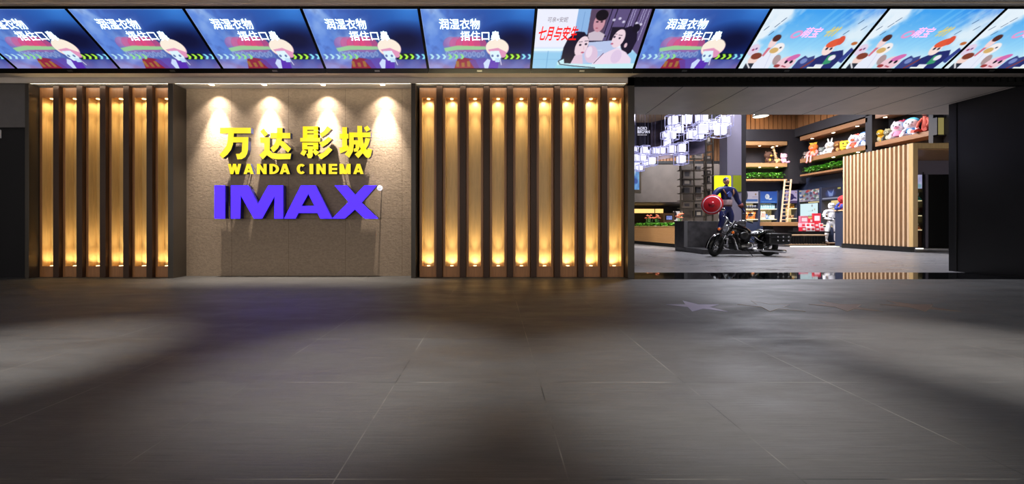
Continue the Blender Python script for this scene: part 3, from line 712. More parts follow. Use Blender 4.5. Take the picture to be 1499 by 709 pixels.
# added light strips behind the fascia lip, there to brighten the ceiling slot
for x0, x1, nm in ((-8.78, -6.18, 'ceiling slot over the narrow bank of columns'), (-6.04, -1.58, 'ceiling slot over the stone sign wall'), (-1.47, 2.5, 'ceiling slot over the wide bank of columns')):
    tag(MB().box(x0, x1, 7.1725, 7.184, 3.684, 3.697).build('added_light_strip', M['added_cove']), f'added thin white light strip in the {nm}', 'light strip')
# ------------------------------------------------------------------ star inlays
for i, (m, lab) in enumerate((('silver_inlay', 'silvery star set in the floor, the one nearest the wide column bank'), ('dark_inlay', 'dark steel star in the floor beside the silvery one'),
                              ('copper_inlay', 'copper star in the floor, between the dark steel star and the last star'), ('copper_inlay', 'copper star in the floor, the last of four, nearest the black wall'))):
    X, Y = 2.5+i*.9, 4.67
    t = thing('floor_star', lab, 'floor inlay', (X, Y, 0), 0, 'star inlays in the corridor floor')
    pts = [((.34 if k % 2 == 0 else .135)*math.sin(k*PI/5), (.34 if k % 2 == 0 else .135)*math.cos(k*PI/5)) for k in range(10)]
    b = MB(); vs = [b.b.verts.new((x, y, .002)) for x, y in pts]; lo = [b.b.verts.new((x, y, -.004)) for x, y in pts]; b.b.faces.new(vs)
    for k in range(10): b.b.faces.new((vs[k], vs[(k+1) % 10], lo[(k+1) % 10], lo[k]))
    b.build('plate', M[m], t)
    e = MB(); e.tube([(x*1.02, y*1.02, 0) for x, y in pts], .004, 6, closed=True); e.build('edging', M['brass_edge'] if i else M['silver_inlay'], t)
# ------------------------------------------------------------------ lobby
# shell of the double height lobby
slab('wall_lobby_left', 2.3, 2.5, 8.2, 30, 0, 8.2, M['darkwall'])
slab('ceiling_lobby', 2.3, 24, 9.0, 30, 8.2, 8.4, M['darkwall'])
slab('wall_lobby_back', 2.3, 14, 27, 27.2, 0, 8.2, M['darkwall'])
slab('wall_lobby_right', 22, 22.2, 8.3, 27, 0, 8.2, M['darkwall'])
# left: mural corner, gallery bulkhead above the concession hall
Q = lambda x, Y: (x-CX)*Y/F                      # sideways position of a sight line at depth Y
ZZ = lambda y, Y: 1+(CY-y)*Y/F
slab('wall_gallery', 5.5, Q(1056, 22), 22, 22.3, ZZ(296, 22), ZZ(237, 22), M['taupe'])
slab('trim_10', 5.5, Q(1056, 22), 21.95, 22, ZZ(240, 22), ZZ(236, 22), M['black'])
slab('ceiling_concession', 5.5, 13.2, 22.3, 27, ZZ(296, 22), ZZ(294, 22), M['taupe'])
gs = MB()
for i in range(34): gs.box(7.5+i*.2, 7.66+i*.2, 23.9, 24.0, ZZ(236, 22)-.1, 7.0)
gs.box(7.3, 14.3, 24.0, 24.05, ZZ(236, 22)-.2, 7.0, m=M['fin'])
gs.mats.insert(0, M['oak_y']) if M['oak_y'] not in gs.mats else None
for f in gs.b.faces: f.material_index = 0
struct(gs.build('wall_gallery_slats', M['oak']))
slab('ceiling_mural_corner', 5.5, 9.0, 14.0, 22, ZZ(180, 17)+.01, ZZ(180, 17)+.16, M['pale_oak'])
k = Canvas(60, 90, .66); n = k.noise(3, 4)
k.c = mix((26, 24, 38), (54, 50, 70), n); k.poly([(0, 1), (0, .7), (.5, .86), (1, .6), (1, 1)], (82, 76, 90), .6); k.ell(.5, .95, .4, .2, (120, 110, 116), .5, soft=.4)
mu = thing('film_mural', 'dark wall mural with a name in white capitals behind the hanging cubes', 'mural', (Q(939.5, 17), 16.98, ZZ(208, 17)))
mw, mh = Q(952, 17)-Q(920, 17), ZZ(180, 17)-ZZ(236, 17)
o = bpy.data.objects.new('panel', k.mesh('panel', mw, mh, M['mural'])); C.objects.link(o); o.parent = mu; o.rotation_euler = (PI/2, 0, 0)
VX = Matrix(((1, 0, 0, 0), (0, 0, -1, -.01), (0, 1, 0, 0), (0, 0, 0, 1)))
for txt, y0, y1, x0, x1 in (('INGRID', 186, 190.5, 933, 946.5), ('BERGMAN', 191, 195.5, 933, 950.5), ('MURDER FILM', 196.5, 198.8, 933, 947.5)):
    if txt == 'MURDER FILM': continue
    lettering(txt, Q(x0, 17)-Q(939.5, 17), Q(x1, 17)-Q(939.5, 17), ZZ(y1, 17)-ZZ(208, 17), ZZ(y0, 17)-ZZ(208, 17), M['txt_print'], mu, VX, .008)
sl = MB()
for i in range(6): sl.box(Q(933+i*2.3, 17)-Q(939.5, 17), Q(934.8+i*2.3, 17)-Q(939.5, 17), -.012, -.008, ZZ(198.6, 17)-ZZ(208, 17), ZZ(197, 17)-ZZ(208, 17))
sl.build('small_print', M['txt_print'], mu)
MB().box(-mw/2, mw/2, .005, .06, -mh/2, mh/2).build('backing', M['black'], mu)
k = Canvas(50, 80, .6); n = k.noise(11, 4)
k.c = mix((44, 40, 56), (124, 112, 126), np.clip((n-.2)*1.8, 0, 1)); k.c *= 1.25; k.ell(.35, .3, .14, .2, (146, 132, 142), .4, soft=.6); k.ell(.6, .7, .2, .25, (30, 28, 40), .6, soft=.5)
m2 = thing('photo_mural', 'mottled grey violet photo mural turning the corner beside the dark name mural', 'mural', (Q(952, 16.95), 16.95, ZZ(208, 17)), math.radians(-52))
o = bpy.data.objects.new('panel', k.mesh('panel', 2.3, mh, M['mural'])); C.objects.link(o); o.parent = m2; o.rotation_euler = (PI/2, 0, 0); o.location = (1.16, 0, 0)
MB().box(0.01, 2.31, .005, .06, -mh/2, mh/2).build('backing', M['black'], m2)
t = thing('recessed_downlight', 'small recessed downlight in the pale timber ceiling over the name mural', 'downlight', (Q(939, 15.6), 15.6, ZZ(180, 17)))
MB().lathe([(.05, 0), (.08, -.002), (.085, -.01), (.085, 0)]).build('trim_ring', M['white'], t); MB().lathe([(0, -.004), (.05, -.004)]).build('lens', M['lamp'], t)
# upright display beside the pillar
k = Canvas(30, 90, .3); n = k.noise(4, 5); k.c = mix((40, 90, 190), (150, 220, 250), n); k.ell(.4, .35, .3, .2, (225, 240, 255), .9, soft=.5); k.ell(.6, .7, .3, .12, (30, 60, 150), .8, soft=.4)
t = thing('upright_display', 'tall narrow blue lit display beside the bronze entrance pillar', 'screen', (Q(929, 16), 16, ZZ(257, 16)))
o = bpy.data.objects.new('picture', k.mesh('picture', .4, 1.2, M['poster'])); C.objects.link(o); o.parent = t; o.rotation_euler = (PI/2, 0, 0); o.location = (-.01, -.012, 0)
MB().box(-.32, .28, 0, .08, -.75, .72, .01).box(-.26, .24, -.008, 0, -.68, .66).build('frame', M['bronze'], t)
MB().tube([(0, .06, .7), (0, .06, 5.2-ZZ(257, 16)+2)], .02, 8).build('hanger', M['steel'], t)
# concession hall far back: lit counter band, monitor, portrait, ceiling ring
t = thing('concession_counter', 'far counter with a golden lit band under the gallery', 'counter', (Q(950, 25.5), 25.5, 0))
x0, x1 = Q(915, 25.5)-Q(950, 25.5), Q(971, 25.5)-Q(950, 25.5)
MB().box(x0, x1, 0, .8, 0, 1.15, .02).build('body', M['fin'], t)
MB().box(x0, x1, .0, .12, ZZ(312, 25.5), ZZ(306, 25.5), .01).build('lit_band', M['warmstrip'], t)
MB().box(Q(958, 25.5)-Q(950, 25.5), Q(959, 25.5)-Q(950, 25.5), -.02, .0, ZZ(313, 25.5), ZZ(305, 25.5)).build('clip', M['black'], t)
MB().box(x0, x0+.08, .3, .38, 1.15, ZZ(306, 25.5)).build('post', M['fin'], t); MB().box(x1-.1, x1, .02, .1, 1.15, ZZ(306, 25.5)).build('post', M['fin'], t)
k = Canvas(24, 18, 1.33); k.c = mix((70, 90, 190), (200, 210, 240), k.noise(2, 4))
t = thing('counter_monitor', 'small blue monitor on a wooden stand behind the planter flowers', 'monitor', (Q(979.5, 24), 24, 0))
o = bpy.data.objects.new('picture', k.mesh('picture', .36, .24, M['poster'])); C.objects.link(o); o.parent = t; o.rotation_euler = (PI/2, 0, 0); o.location = (0, -.02, ZZ(319, 24))
MB().box(-.22, .22, -.01, .05, ZZ(319, 24)-.16, ZZ(319, 24)+.16, .01).build('casing', M['black'], t)
MB().box(-.35, .35, .05, .5, 0, ZZ(312, 24), .01).build('stand', M['oak_x'], t)
k = Canvas(48, 40, 1.2); k.c = np.ones_like(k.c)*np.array((236, 226, 226)); k.ell(.7, .55, .3, .5, (196, 150, 150)); k.ell(.12, .45, .16, .45, (40, 30, 36)); k.ell(.78, .4, .2, .3, (226, 186, 186)); k.ell(.92, .2, .2, .3, (110, 70, 70))
t = thing('portrait_poster', 'pale poster with a pink face and dark hair behind the shelf grid', 'poster', (Q(995, 24.5), 24.5, ZZ(316.5, 24.5)))
o = bpy.data.objects.new('picture', k.mesh('picture', .82, .62, M['poster'])); C.objects.link(o); o.parent = t; o.rotation_euler = (PI/2, 0, 0); o.location = (0, -.005, 0)
MB().box(-.43, .43, 0, .04, -1.6, .34).build('frame', M['fin'], t)
t = tag(MB().lathe([(.62, 0), (.7, -.02), (.7, .0)], (Q(977, 23.5), 23.5, ZZ(293.6, 22)-.02)).lathe([(0, -.015), (.62, -.015)], (Q(977, 23.5), 23.5, ZZ(293.6, 22)-.02)).build('ceiling_disc', mat('violet lit ring', (140, 150, 230), .4, emit=(120, 135, 225), es=.8)), 'flat violet lit disc lamp in the concession ceiling', 'ceiling lamp')

# open metal shelf grid
def shelf_grid(name, lab, cols, rows, Y, ytop, seed, dep=.4):
    t = thing(name, lab, 'shelf', (Q(cols[0], Y), Y, 0)); x0 = Q(cols[0], Y); zt = ZZ(ytop, Y)
    for c in cols: 
        MB().box(Q(c, Y)-x0-.03, Q(c, Y)-x0+.03, 0, .06, 0, zt).build('post', M['bronze'], t)
    for r in rows: MB().box(0, Q(cols[-1], Y)-x0, .0, dep, ZZ(r, Y)-.02, ZZ(r, Y)+.02).build('shelf_board', M['bronze'], t)
    rg = random.Random(seed); k = 0
    for a, b in zip(cols, cols[1:]):
        for r in rows[1:]:
            if rg.random() < .35: continue
            w_ = Q(b, Y)-Q(a, Y); h_ = rg.uniform(.18, .5); ww = rg.uniform(.3, .8)*w_
            bx = thing('display_box', 'dark patterned box on the open metal shelf grid', 'box', (Q(a, Y)+w_/2, Y+.22, ZZ(r, Y)+.021), 0, 'boxes on the metal shelf grid')
            MB().box(-ww/2, ww/2, -.14, .14, 0, h_, .01).build('carton', sm(rg.choice([(92, 82, 74), (60, 54, 54), (120, 106, 96), (44, 42, 46)]), .6), bx)
            MB().box(-ww*.3, ww*.3, -.145, -.139, h_*.25, h_*.75).build('print', sm(rg.choice([(150, 140, 128), (84, 76, 70), (40, 36, 40)]), .6), bx)
    return t
shelf_grid('metal_shelf', 'tall open metal shelf frame between the dark gallery wall and the column', [997, 1016.5, 1031.5], [329, 318, 305, 294, 283, 272, 262, 249, 232], 19, 203, 3)
shelf_grid('metal_shelf', 'narrow tall metal shelf frame directly beside the lavender column', [1034, 1044], [329, 316, 303, 291, 279, 268, 256, 245, 234, 222, 210], 18, 190, 5)
slab('wall_shelf_back', Q(1000, 19.7), Q(1052, 19.7), 19.7, 19.8, 0, ZZ(240, 19.7), M['taupe'])

# planter and plants
PX0, PY0, PX1, PY1 = 7.57, 20.7, 8.17, 16.3
t = thing('planter_box', 'long timber planter box full of leafy plants left of the granite plinth', 'planter', (PX0, PY0, 0))
a = math.atan2(PY1-PY0, PX1-PX0); L = math.hypot(PX1-PX0, PY1-PY0)
RZ = Matrix.Rotation(a, 4, 'Z')
fr = MB()
for i in range(14): fr.box(.0, L, -.02, .02, .17+i*.055, .22+i*.055, .004)
fr.xf(RZ).build('slatted_front', M['oak_x'], t)
MB().box(0, L, .02, .9, .16, .93, .01).xf(RZ).build('trough', M['fin'], t)
MB().box(0.05, L, .06, .85, 0, .16).xf(RZ).build('kickboard', M['black'], t)
MB().box(-.05, L, -.05, .0, .93, .95).box(-.05, L, .88, .93, .93, .95).xf(RZ).build('rim', M['oak'], t)
def leaf(b, base, d, ln, wd, m, droop=.4, rg=random):
    d = Vector(d).normalized(); side = d.cross(Vector((0, 0, 1)))
    if side.length < .05: side = Vector((1, 0, 0))
    side.normalize(); p = Vector(base); mi = b._mi(m); row = []
    for i, wf in enumerate((.15, .9, 1, .6, 0)):
        q = p+d*(ln*i/4)-Vector((0, 0, 1))*droop*ln*(i/4)**2
        row.append([b.b.verts.new(q+side*wd*wf/2+Vector((0, 0, .15*wd*(wf > .5)))), b.b.verts.new(q), b.b.verts.new(q-side*wd*wf/2+Vector((0, 0, .15*wd*(wf > .5))))] if wf else [b.b.verts.new(q)])
    for A, B in zip(row, row[1:]):
        if len(B) == 3:
            for k in (0, 1):
                f = b.b.faces.new((A[k], A[k+1], B[k+1], B[k])); f.material_index = mi; f.smooth = True
        else:
            for k in (0, 1): f = b.b.faces.new((A[k], A[k+1], B[0])); f.material_index = mi; f.smooth = True
rg = random.Random(4)
def leafy(n, rad, ln, wd, mt, up=(.5, 1.3)):
    b = MB()
    for i in range(n):
        an = rg.uniform(0, 2*PI); r = rad*math.sqrt(rg.random())
        leaf(b, (r*.5*math.cos(an), r*.5*math.sin(an), rg.uniform(0, .12)), (math.cos(an), math.sin(an), rg.uniform(*up)), ln*rg.uniform(.7, 1.2), wd*rg.uniform(.7, 1.2), mt, .5)
    return b
NP = 11
pots = None
for i in range(NP):
    u_ = (i+.5)/NP*L
    c = RZ @ Vector((u_, .28, 0))
    lab = f'{ORD[i]} bright green leafy plant in the timber planter, counted from the bronze pillar'
    if pots is None or i < 3:
        t = thing('leafy_plant', lab, 'plant', (0, 0, 0), 0, 'plants in the timber planter')
        MB().lathe([(.0, 0), (.1, 0), (.13, .05), (.12, .06), (0, .055)]).build('pot_collar', M['white'], t)
        leafy(80, .17, .24, .11, M['leafA']).build('foliage', M['leafA'], t)
        if pots is None: pots = []
        pots.append(t)
    else: t = dup(pots[i % 3], None, lab, rg.uniform(0, 6))
    t.location = (PX0+c.x, PY0+c.y, .93); 
for i, (u_, lab) in enumerate(((.5, 'bunch of coral flowers at the pillar end behind the planter'), (1.2, 'second bunch of coral flowers at the pillar end, behind green leaves'), (3.1, 'bunch of coral flowers midway along the planter before the small monitor'))):
    c = RZ @ Vector((u_, .7, 0)); t = thing('flower_bunch', lab, 'flowers', (PX0+c.x, PY0+c.y, .93), 0, 'coral flower bunches')
    leafy(24, .15, .3, .1, M['leafB'], (1, 2)).build('foliage', M['leafB'], t)
    for j in range(7):
        an, r = rg.uniform(0, 6.3), rg.uniform(0, .2); b = MB(); x, y, z = r*math.cos(an), r*math.sin(an), rg.uniform(.42, .62)
        b.tube([(x*.3, y*.3, .0), (x*.8, y*.8, z*.6), (x, y, z)], .008, 5, M['leafB'])
        for q in range(5): b.sph((x+.045*math.cos(q*1.257), y+.045*math.sin(q*1.257), z), (.04, .04, .025), seg=8, m=M['flower'])
        b.sph((x, y, z+.02), .025, seg=8, m=pm((240, 190, 120))); b.build('flower', M['flower'], t)

# granite plinth and column
t = thing('granite_plinth', 'low dark grey granite step right behind the motorcycle', 'plinth', (7.18, 13.03, 0))
MB().box(0, 2.62, 0, 2.0, 0, .17, .012).build('step', M['plinth'], t); MB().box(-.004, 2.624, -.004, .02, .15, .172, .004).build('nosing', mat('pale granite edge', (104, 102, 104), .3), t)
t = thing('granite_parapet', 'dark granite parapet wall standing at the back of the low step', 'plinth', (7.18, 13.03, 0))
MB().box(-.02, 2.27, 1.27, 2.0, .17, 1.16, .012).build('wall_block', M['plinth'], t)
MB().box(-.03, .1, 1.22, 1.27, .17, 1.165, .006).build('end_pier', mat('lighter granite', (98, 96, 98), .35), t)
cl = MB().box(9.34, 9.93, 15.2, 15.7, 0, 8.2, .01)
struct(cl.build('column', M['lav']))
slab('trim_11', 9.93, 10.14, 15.25, 15.7, 0, 8.2, M['darkwall'])
slab('trim_12', 9.335, 9.345, 15.19, 15.2, 0, 8.2, M['black'])
t = thing('lemon_light_box', 'bright lemon yellow light box with rounded corners on the lavender column', 'sign', (Q(1058, 15.1), 15.1, ZZ(277, 15.1)))
lb = MB(); rr = []
for (cx, cz, a0) in ((.27, .48, 0), (-.27, .48, 90), (-.27, -.48, 180), (.27, -.48, 270)):
    rr += [(cx+.06*math.cos(math.radians(a0+q*15)), cz+.06*math.sin(math.radians(a0+q*15))) for q in range(7)]
lb.prism(rr, 0, .1).build('light_panel', M['lemon'], t)
MB().prism([(x*1.05, z*1.035) for x, z in rr], .02, .11).build('casing', M['steel'], t)
t = thing('lime_reflection', 'dim lime reflection of the lemon light box, built as a panel', 'sign', (Q(1079, 15.19), 15.19, ZZ(269, 15.19)))  # light box mirrored in the column, built as a faintly glowing panel
MB().box(-.165, .165, -.02, .01, -.33, .33, .02).build('panel', M['lemon_reflection'], t); MB().box(-.17, .17, -.005, .01, -.34, .34, .004).build('casing', M['steel'], t)

# ---------------- figures
def skin(name, verts, edges, root, m, parent, lv=2):
    me = bpy.data.meshes.new(name); me.from_pydata([v[:3] for v in verts], [], []) if False else me.from_pydata([v[:3] for v in verts], edges, [])
    me.materials.append(m); o = bpy.data.objects.new(name, me); C.objects.link(o); o.parent = parent
    md = o.modifiers.new('skin', 'SKIN'); md.use_smooth_shade = True; md.branch_smoothing = .4
    sv = me.skin_vertices[0].data
    for i, v in enumerate(verts):
        r = v[3]; sv[i].radius = r if hasattr(r, '__len__') else (r, r)
        sv[i].use_root = (i == root)
    ss = o.modifiers.new('sub', 'SUBSURF'); ss.levels = lv; ss.render_levels = lv
    return o
def chain(V, E, start, pts):
    p = start
    for q in pts:
        V.append(q); i = len(V)-1
        if p is not None: E.append((p, i))
        p = i
    return p
def hand(V, E, wrist, d, side, s=1.0, curl=.5, palm=(0, 0, 0)):
    """palm and five fingers rooted at the wrist vertex; d = finger direction, side = thumb side"""
    d, side = Vector(d).normalized(), Vector(side).normalized(); nrm = d.cross(side).normalized(); w = Vector(V[wrist][:3])
    p = chain(V, E, wrist, [(*(w+d*.05*s), (.036*s, .02*s)), (*(w+d*.09*s), (.042*s, .02*s))]); pc = Vector(V[p][:3])
    for k, (o, ln) in enumerate(((.03, .07), (.01, .08), (-.011, .075), (-.031, .06))):
        b = pc+side*o*s+d*.012*s; c1 = (d+nrm*curl).normalized(); c2 = (d*.4+nrm*(curl+.5)).normalized()
        chain(V, E, p, [(*b, .011*s), (*(b+c1*ln*.55*s), .0095*s), (*(b+c1*ln*.55*s+c2*ln*.5*s), .008*s)])
    q = wrist+0; b = w+d*.045*s+side*.035*s
    chain(V, E, p-1, [(*b, .013*s), (*(b+(d*.7+side*.6+nrm*.3).normalized()*.035*s), .011*s), (*(b+(d*.8+side*.5+nrm*.5).normalized()*.065*s), .009*s)])

def face_head(t, c, s, skinm, hairm, capm=None):
    """head with brow, nose, mouth, ears; faces local -y"""
    c = Vector(c)
    h = MB(); h.sph(c, (.078*s, .095*s, .115*s), seg=20); h.sph(c+Vector((0, -.02*s, -.06*s)), (.058*s, .07*s, .065*s), seg=16)
    h.sph(c+Vector((0, -.1*s, -.02*s)), (.014*s, .022*s, .03*s), (.3, 0, 0), 10)
    for k in (-1, 1): h.sph(c+Vector((k*.08*s, .005*s, -.01*s)), (.012*s, .022*s, .034*s), seg=10)
    h.build('head', skinm, t)
    e = MB()
    for k in (-1, 1): e.sph(c+Vector((k*.032*s, -.083*s, .008*s)), (.013*s, .01*s, .008*s), seg=8)
    for k in (-1, 1): e.tube([c+Vector((k*.018*s, -.094*s, .026*s)), c+Vector((k*.05*s, -.084*s, .03*s))], .004*s, 5)
    e.build('eyes', sm((40, 34, 34)), t)
    MB().sph(c+Vector((0, -.088*s, -.07*s)), (.024*s, .01*s, .007*s), seg=8).build('mouth', sm((150, 84, 74)), t)
    hr = MB(); hr.sph(c+Vector((0, .016*s, .024*s)), (.086*s, .1*s, .112*s), seg=20)
    bmesh.ops.bisect_plane(hr.b, geom=hr.b.verts[:]+hr.b.edges[:]+hr.b.faces[:], plane_co=c+Vector((0, -.05*s, .03*s)), plane_no=(0, -.75, -.55), clear_outer=True)
    hr.build('hair' if capm is None else 'cap', capm or hairm, t)

# statue in navy suit with a red disc (2.2 m high on a round base)
t = thing('statue_base', 'low two-tier round stone base on the plinth step under the navy statue', 'pedestal', (8.43, 13.75, .17))
MB().lathe([(.0, 0), (.52, 0), (.53, .01), (.53, .15), (.52, .16), (0, .16)], seg=40).build('lower_tier', M['plinth'], t)
MB().lathe([(.0, .16), (.46, .16), (.47, .17), (.47, .35), (.46, .36), (0, .36)], seg=40).build('upper_tier', mat('grey stone tier', (92, 90, 92), .3), t)
ST_ = thing('navy_statue', 'life-size standing statue in a navy suit holding a round red shield', 'statue', (8.42, 13.75, .53), math.radians(8))
V, E = [], []
V.append((0, 0, 1.12, (.18, .13)))                       # pelvis 0
sp = chain(V, E, 0, [(0, -.01, 1.27, (.165, .12)), (0, -.01, 1.45, (.21, .14)), (0, 0, 1.64, (.265, .165)), (0, .01, 1.79, (.18, .12)), (0, .0, 1.87, (.08, .08)), (0, -.01, 1.94, (.07, .07))])
chest = 3
for k, kn, ft in ((-1, (-.19, -.03, .60), (-.25, .02, .12)), (1, (.17, -.03, .60), (.2, .03, .12))):
    a = chain(V, E, 0, [(k*.125, 0, 1.02, .14), (k*.17, -.02, .82, .128), (*kn, .092), ((kn[0]+ft[0])/2, .02, .42, .098), (*ft, .06), (ft[0], -.01, .06, .056), (ft[0]+k*.02, -.12, .045, (.05, .038)), (ft[0]+k*.03, -.21, .035, (.042, .03))])
al = chain(V, E, chest+1, [(-.29, .01, 1.76, .12), (-.43, .02, 1.6, .104), (-.53, -.0, 1.42, .08), (-.62, -.1, 1.32, .07), (-.7, -.18, 1.26, .046)])
ar = chain(V, E, chest+1, [(.29, .01, 1.76, .12), (.41, .03, 1.58, .104), (.48, .04, 1.4, .08), (.56, .0, 1.24, .07), (.63, -.05, 1.06, .046)])
hand(V, E, al, (-.1, -.8, -.35), (0, -.3, 1), 1.15, .9); hand(V, E, ar, (.25, -.2, -1), (0, -1, .2), 1.15, .7)
skin('body', V, E, 0, pm((22, 30, 88), .5), ST_)
face_head(ST_, (0, -.02, 2.06), 1.12, sm((196, 140, 108), .5), None, sm((30, 40, 96)))
b = MB()
b.lathe([(.195, -.09), (.208, -.03), (.214, .03), (.212, .09)], (0, -.01, 1.3), 28, Matrix.Scale(.78, 4, (0, 1, 0))).build('waist_band', pm((206, 176, 182)), ST_)
MB().lathe([(.205, -.025), (.216, 0), (.208, .03)], (0, 0, 1.17), 28, Matrix.Scale(.78, 4, (0, 1, 0))).build('belt', sm((70, 40, 36)), ST_)
for k, fx in ((-1, -.25), (1, .2)):
    q = MB(); q.tube([(fx, .02, .1), (fx-.005, .02, .26), (fx+.005 if k < 0 else fx-.01, .012, .4)], [.068, .084, .098], 14); q.sph((fx+k*.02, -.1, .05), (.068, .17, .06), seg=14)
    q.build('boot', sm((44, 34, 48), .4), ST_)
for k in (-1, 1):
    MB().tube([(k*.12, -.17, 1.5), (k*.17, -.178, 1.62), (k*.2, -.1, 1.76), (k*.2, .02, 1.8), (k*.18, .13, 1.7)], [.02, .024, .026, .026, .02], 8).build('shoulder_strap', pm((104, 66, 44)), ST_)
    el = (-.53, 0, 1.42) if k < 0 else (.48, .04, 1.4); wr = (-.68, -.16, 1.28) if k < 0 else (.62, -.04, 1.1)
    MB().tube([Vector(el)*.45+Vector(wr)*.55, Vector(el)*.05+Vector(wr)*.95], [.09, .066], 14).build('glove_cuff', pm((110, 50, 44)), ST_)
MB().prism([(0, 1.68), (-.09, 1.6), (-.07, 1.5), (0, 1.46), (.07, 1.5), (.09, 1.6)], -.185, -.13).build('chest_panel', pm((60, 74, 140)), ST_)
# red shield
b = MB(); MX = Matrix.Translation((-.76, -.26, 1.2)) @ Euler((math.radians(84), 0, math.radians(-52))).to_matrix().to_4x4() @ Matrix.Scale(.92, 4)
b.lathe([(0, .06), (.14, .055), (.27, .035), (.37, .005), (.385, -.01), (.37, -.012), (.26, .015), (0, .035)], (0, 0, 0), 44, MX)
b.build('round_shield', sm((196, 30, 40), .3), ST_)
MB().lathe([(.30, .0285), (.33, .0215), (.33, .019)], (0, 0, 0), 44, MX @ Matrix.Translation((0, 0, .004))).build('shield_band', sm((226, 196, 212), .35), ST_)
MB().lathe([(0, .095), (.07, .085), (.11, .06), (.115, .05)], (0, 0, 0), 32, MX).build('shield_boss', sm((150, 20, 34), .25), ST_)

# white armoured mannequin by the slatted partition
WF = thing('white_mannequin', 'standing figure in white armour with black joints beside the slatted partition', 'statue', (16.2, 18.2, .17), math.radians(-14))
V, E = [(0, 0, 1.0, (.15, .12))], []
chain(V, E, 0, [(0, 0, 1.13, (.13, .11)), (0, 0, 1.28, (.17, .13)), (0, 0, 1.44, (.2, .13)), (0, 0, 1.54, (.11, .09)), (0, 0, 1.6, .06)])
for k, kx in ((-1, -.2), (1, .16)):
    chain(V, E, 0, [(k*.11, 0, .9, .11), (k*.15, -.03, .72, .1), (kx, -.06, .5, .078), (kx+k*.02, -.01, .3, .085), (kx+k*.02, .02, .1, .06), (kx+k*.02, -.08, .05, (.06, .045)), (kx+k*.03, -.16, .04, (.05, .035))])
a1 = chain(V, E, 4, [(-.23, 0, 1.5, .09), (-.3, -.02, 1.34, .075), (-.32, -.08, 1.18, .062), (-.2, -.26, 1.12, .05)])
a2 = chain(V, E, 4, [(.23, 0, 1.5, .09), (.31, -.02, 1.34, .075), (.33, -.08, 1.18, .062), (.1, -.27, 1.08, .05)])
hand(V, E, a1, (.7, -.5, .0), (0, -.3, 1), 1, .7); hand(V, E, a2, (-.8, -.3, .0), (0, -.3, 1), 1, .7)
skin('body', V, E, 0, sm((235, 235, 240), .3), WF)
MB().lathe([(0, .17), (.07, .16), (.115, .11), (.13, .03), (.125, -.05), (.1, -.1), (0, -.11)], (0, -.01, 1.74), 24).build('helmet', sm((235, 235, 240), .25), WF)
MB().tube([(-.1, -.085, 1.77), (0, -.142, 1.775), (.1, -.085, 1.77)], .022, 8).build('visor', M['black'], WF)
for k, kx in ((-1, -.2), (1, .16)):
    MB().lathe([(.075, -.04), (.088, 0), (.075, .04)], (kx, -.05, .5), 16).build('knee_joint', M['black'], WF)
    MB().lathe([(.06, -.03), (.074, 0), (.06, .03)], (k*.325, -.07, 1.2), 16).build('elbow_joint', M['black'], WF)
MB().lathe([(.14, -.03), (.156, 0), (.14, .03)], (0, 0, 1.08), 20, Matrix.Scale(.85, 4, (0, 1, 0))).build('waist_joint', M['black'], WF)
MB().tube([(-.24, -.3, 1.2), (0, -.34, 1.14), (.22, -.34, 1.06)], [.02, .035, .025], 8).build('baton', M['black'], WF)

# ---------------- motorcycle (x forward, y to its left, z up)
MC = thing('motorcycle', 'black cruiser motorcycle with chrome and studded saddlebags before the granite plinth', 'motorcycle', (8.02, 12.3, 0), math.radians(184.5))
WB = 1.84; R = .335; fx, rx = WB/2, -WB/2
def wheel(name, x, w_, steer=None, piv=None):
    X = Matrix.Translation((x, 0, R)) @ Matrix.Rotation(PI/2, 4, 'X')
    if steer is not None: X = steer @ X
    b = MB(); pr = []
    for k in range(17):
        a = k/16*2*PI; pr.append((R-.075+.075*math.cos(a)*1.0, w_/2*math.sin(a)))
    b.lathe(pr, (0, 0, 0), 44, X)
    ty = b.build(name, M['rubber'], MC)
    q = MB(); q.lathe([(R-.12, -w_*.36), (R-.14, -.02), (R-.14, .02), (R-.12, w_*.36), (R-.1, w_*.36), (R-.115, 0), (R-.1, -w_*.36), (R-.12, -w_*.36)], (0, 0, 0), 40, X)
    q.build('rim', M['chrome'], ty)
    q = MB(); q.lathe([(0, -.07), (.045, -.07), (.045, -.05), (.028, -.03), (.028, .03), (.045, .05), (.045, .07), (0, .07)], (0, 0, 0), 20, X).build('hub', M['chrome'], ty)
    for k in range(20):
        a = k*2*PI/20; sgn = 1 if k % 2 else -1
        MB().tube([X @ Vector((.04*math.cos(a), .04*math.sin(a), .05*sgn)), X @ Vector(((R-.13)*math.cos(a+.25), (R-.13)*math.sin(a+.25), 0))], .004, 5).build('spoke', M['chrome'], ty)
    q = MB(); q.lathe([(.06, .075), (.14, .075), (.14, .08), (.06, .08), (.06, .075)], (0, 0, 0), 32, X).build('brake_disc', M['steel'], ty)
    return ty
rake = math.radians(32)
head = Vector((fx-.56, 0, .92))                                # steering head
axis = Vector((-math.sin(rake), 0, math.cos(rake)))
STR = Matrix.Translation(head) @ Matrix.Rotation(math.radians(24), 4, axis) @ Matrix.Translation(-head)
wheel('front_wheel', fx, .15, STR); wheel('rear_wheel', rx, .18)
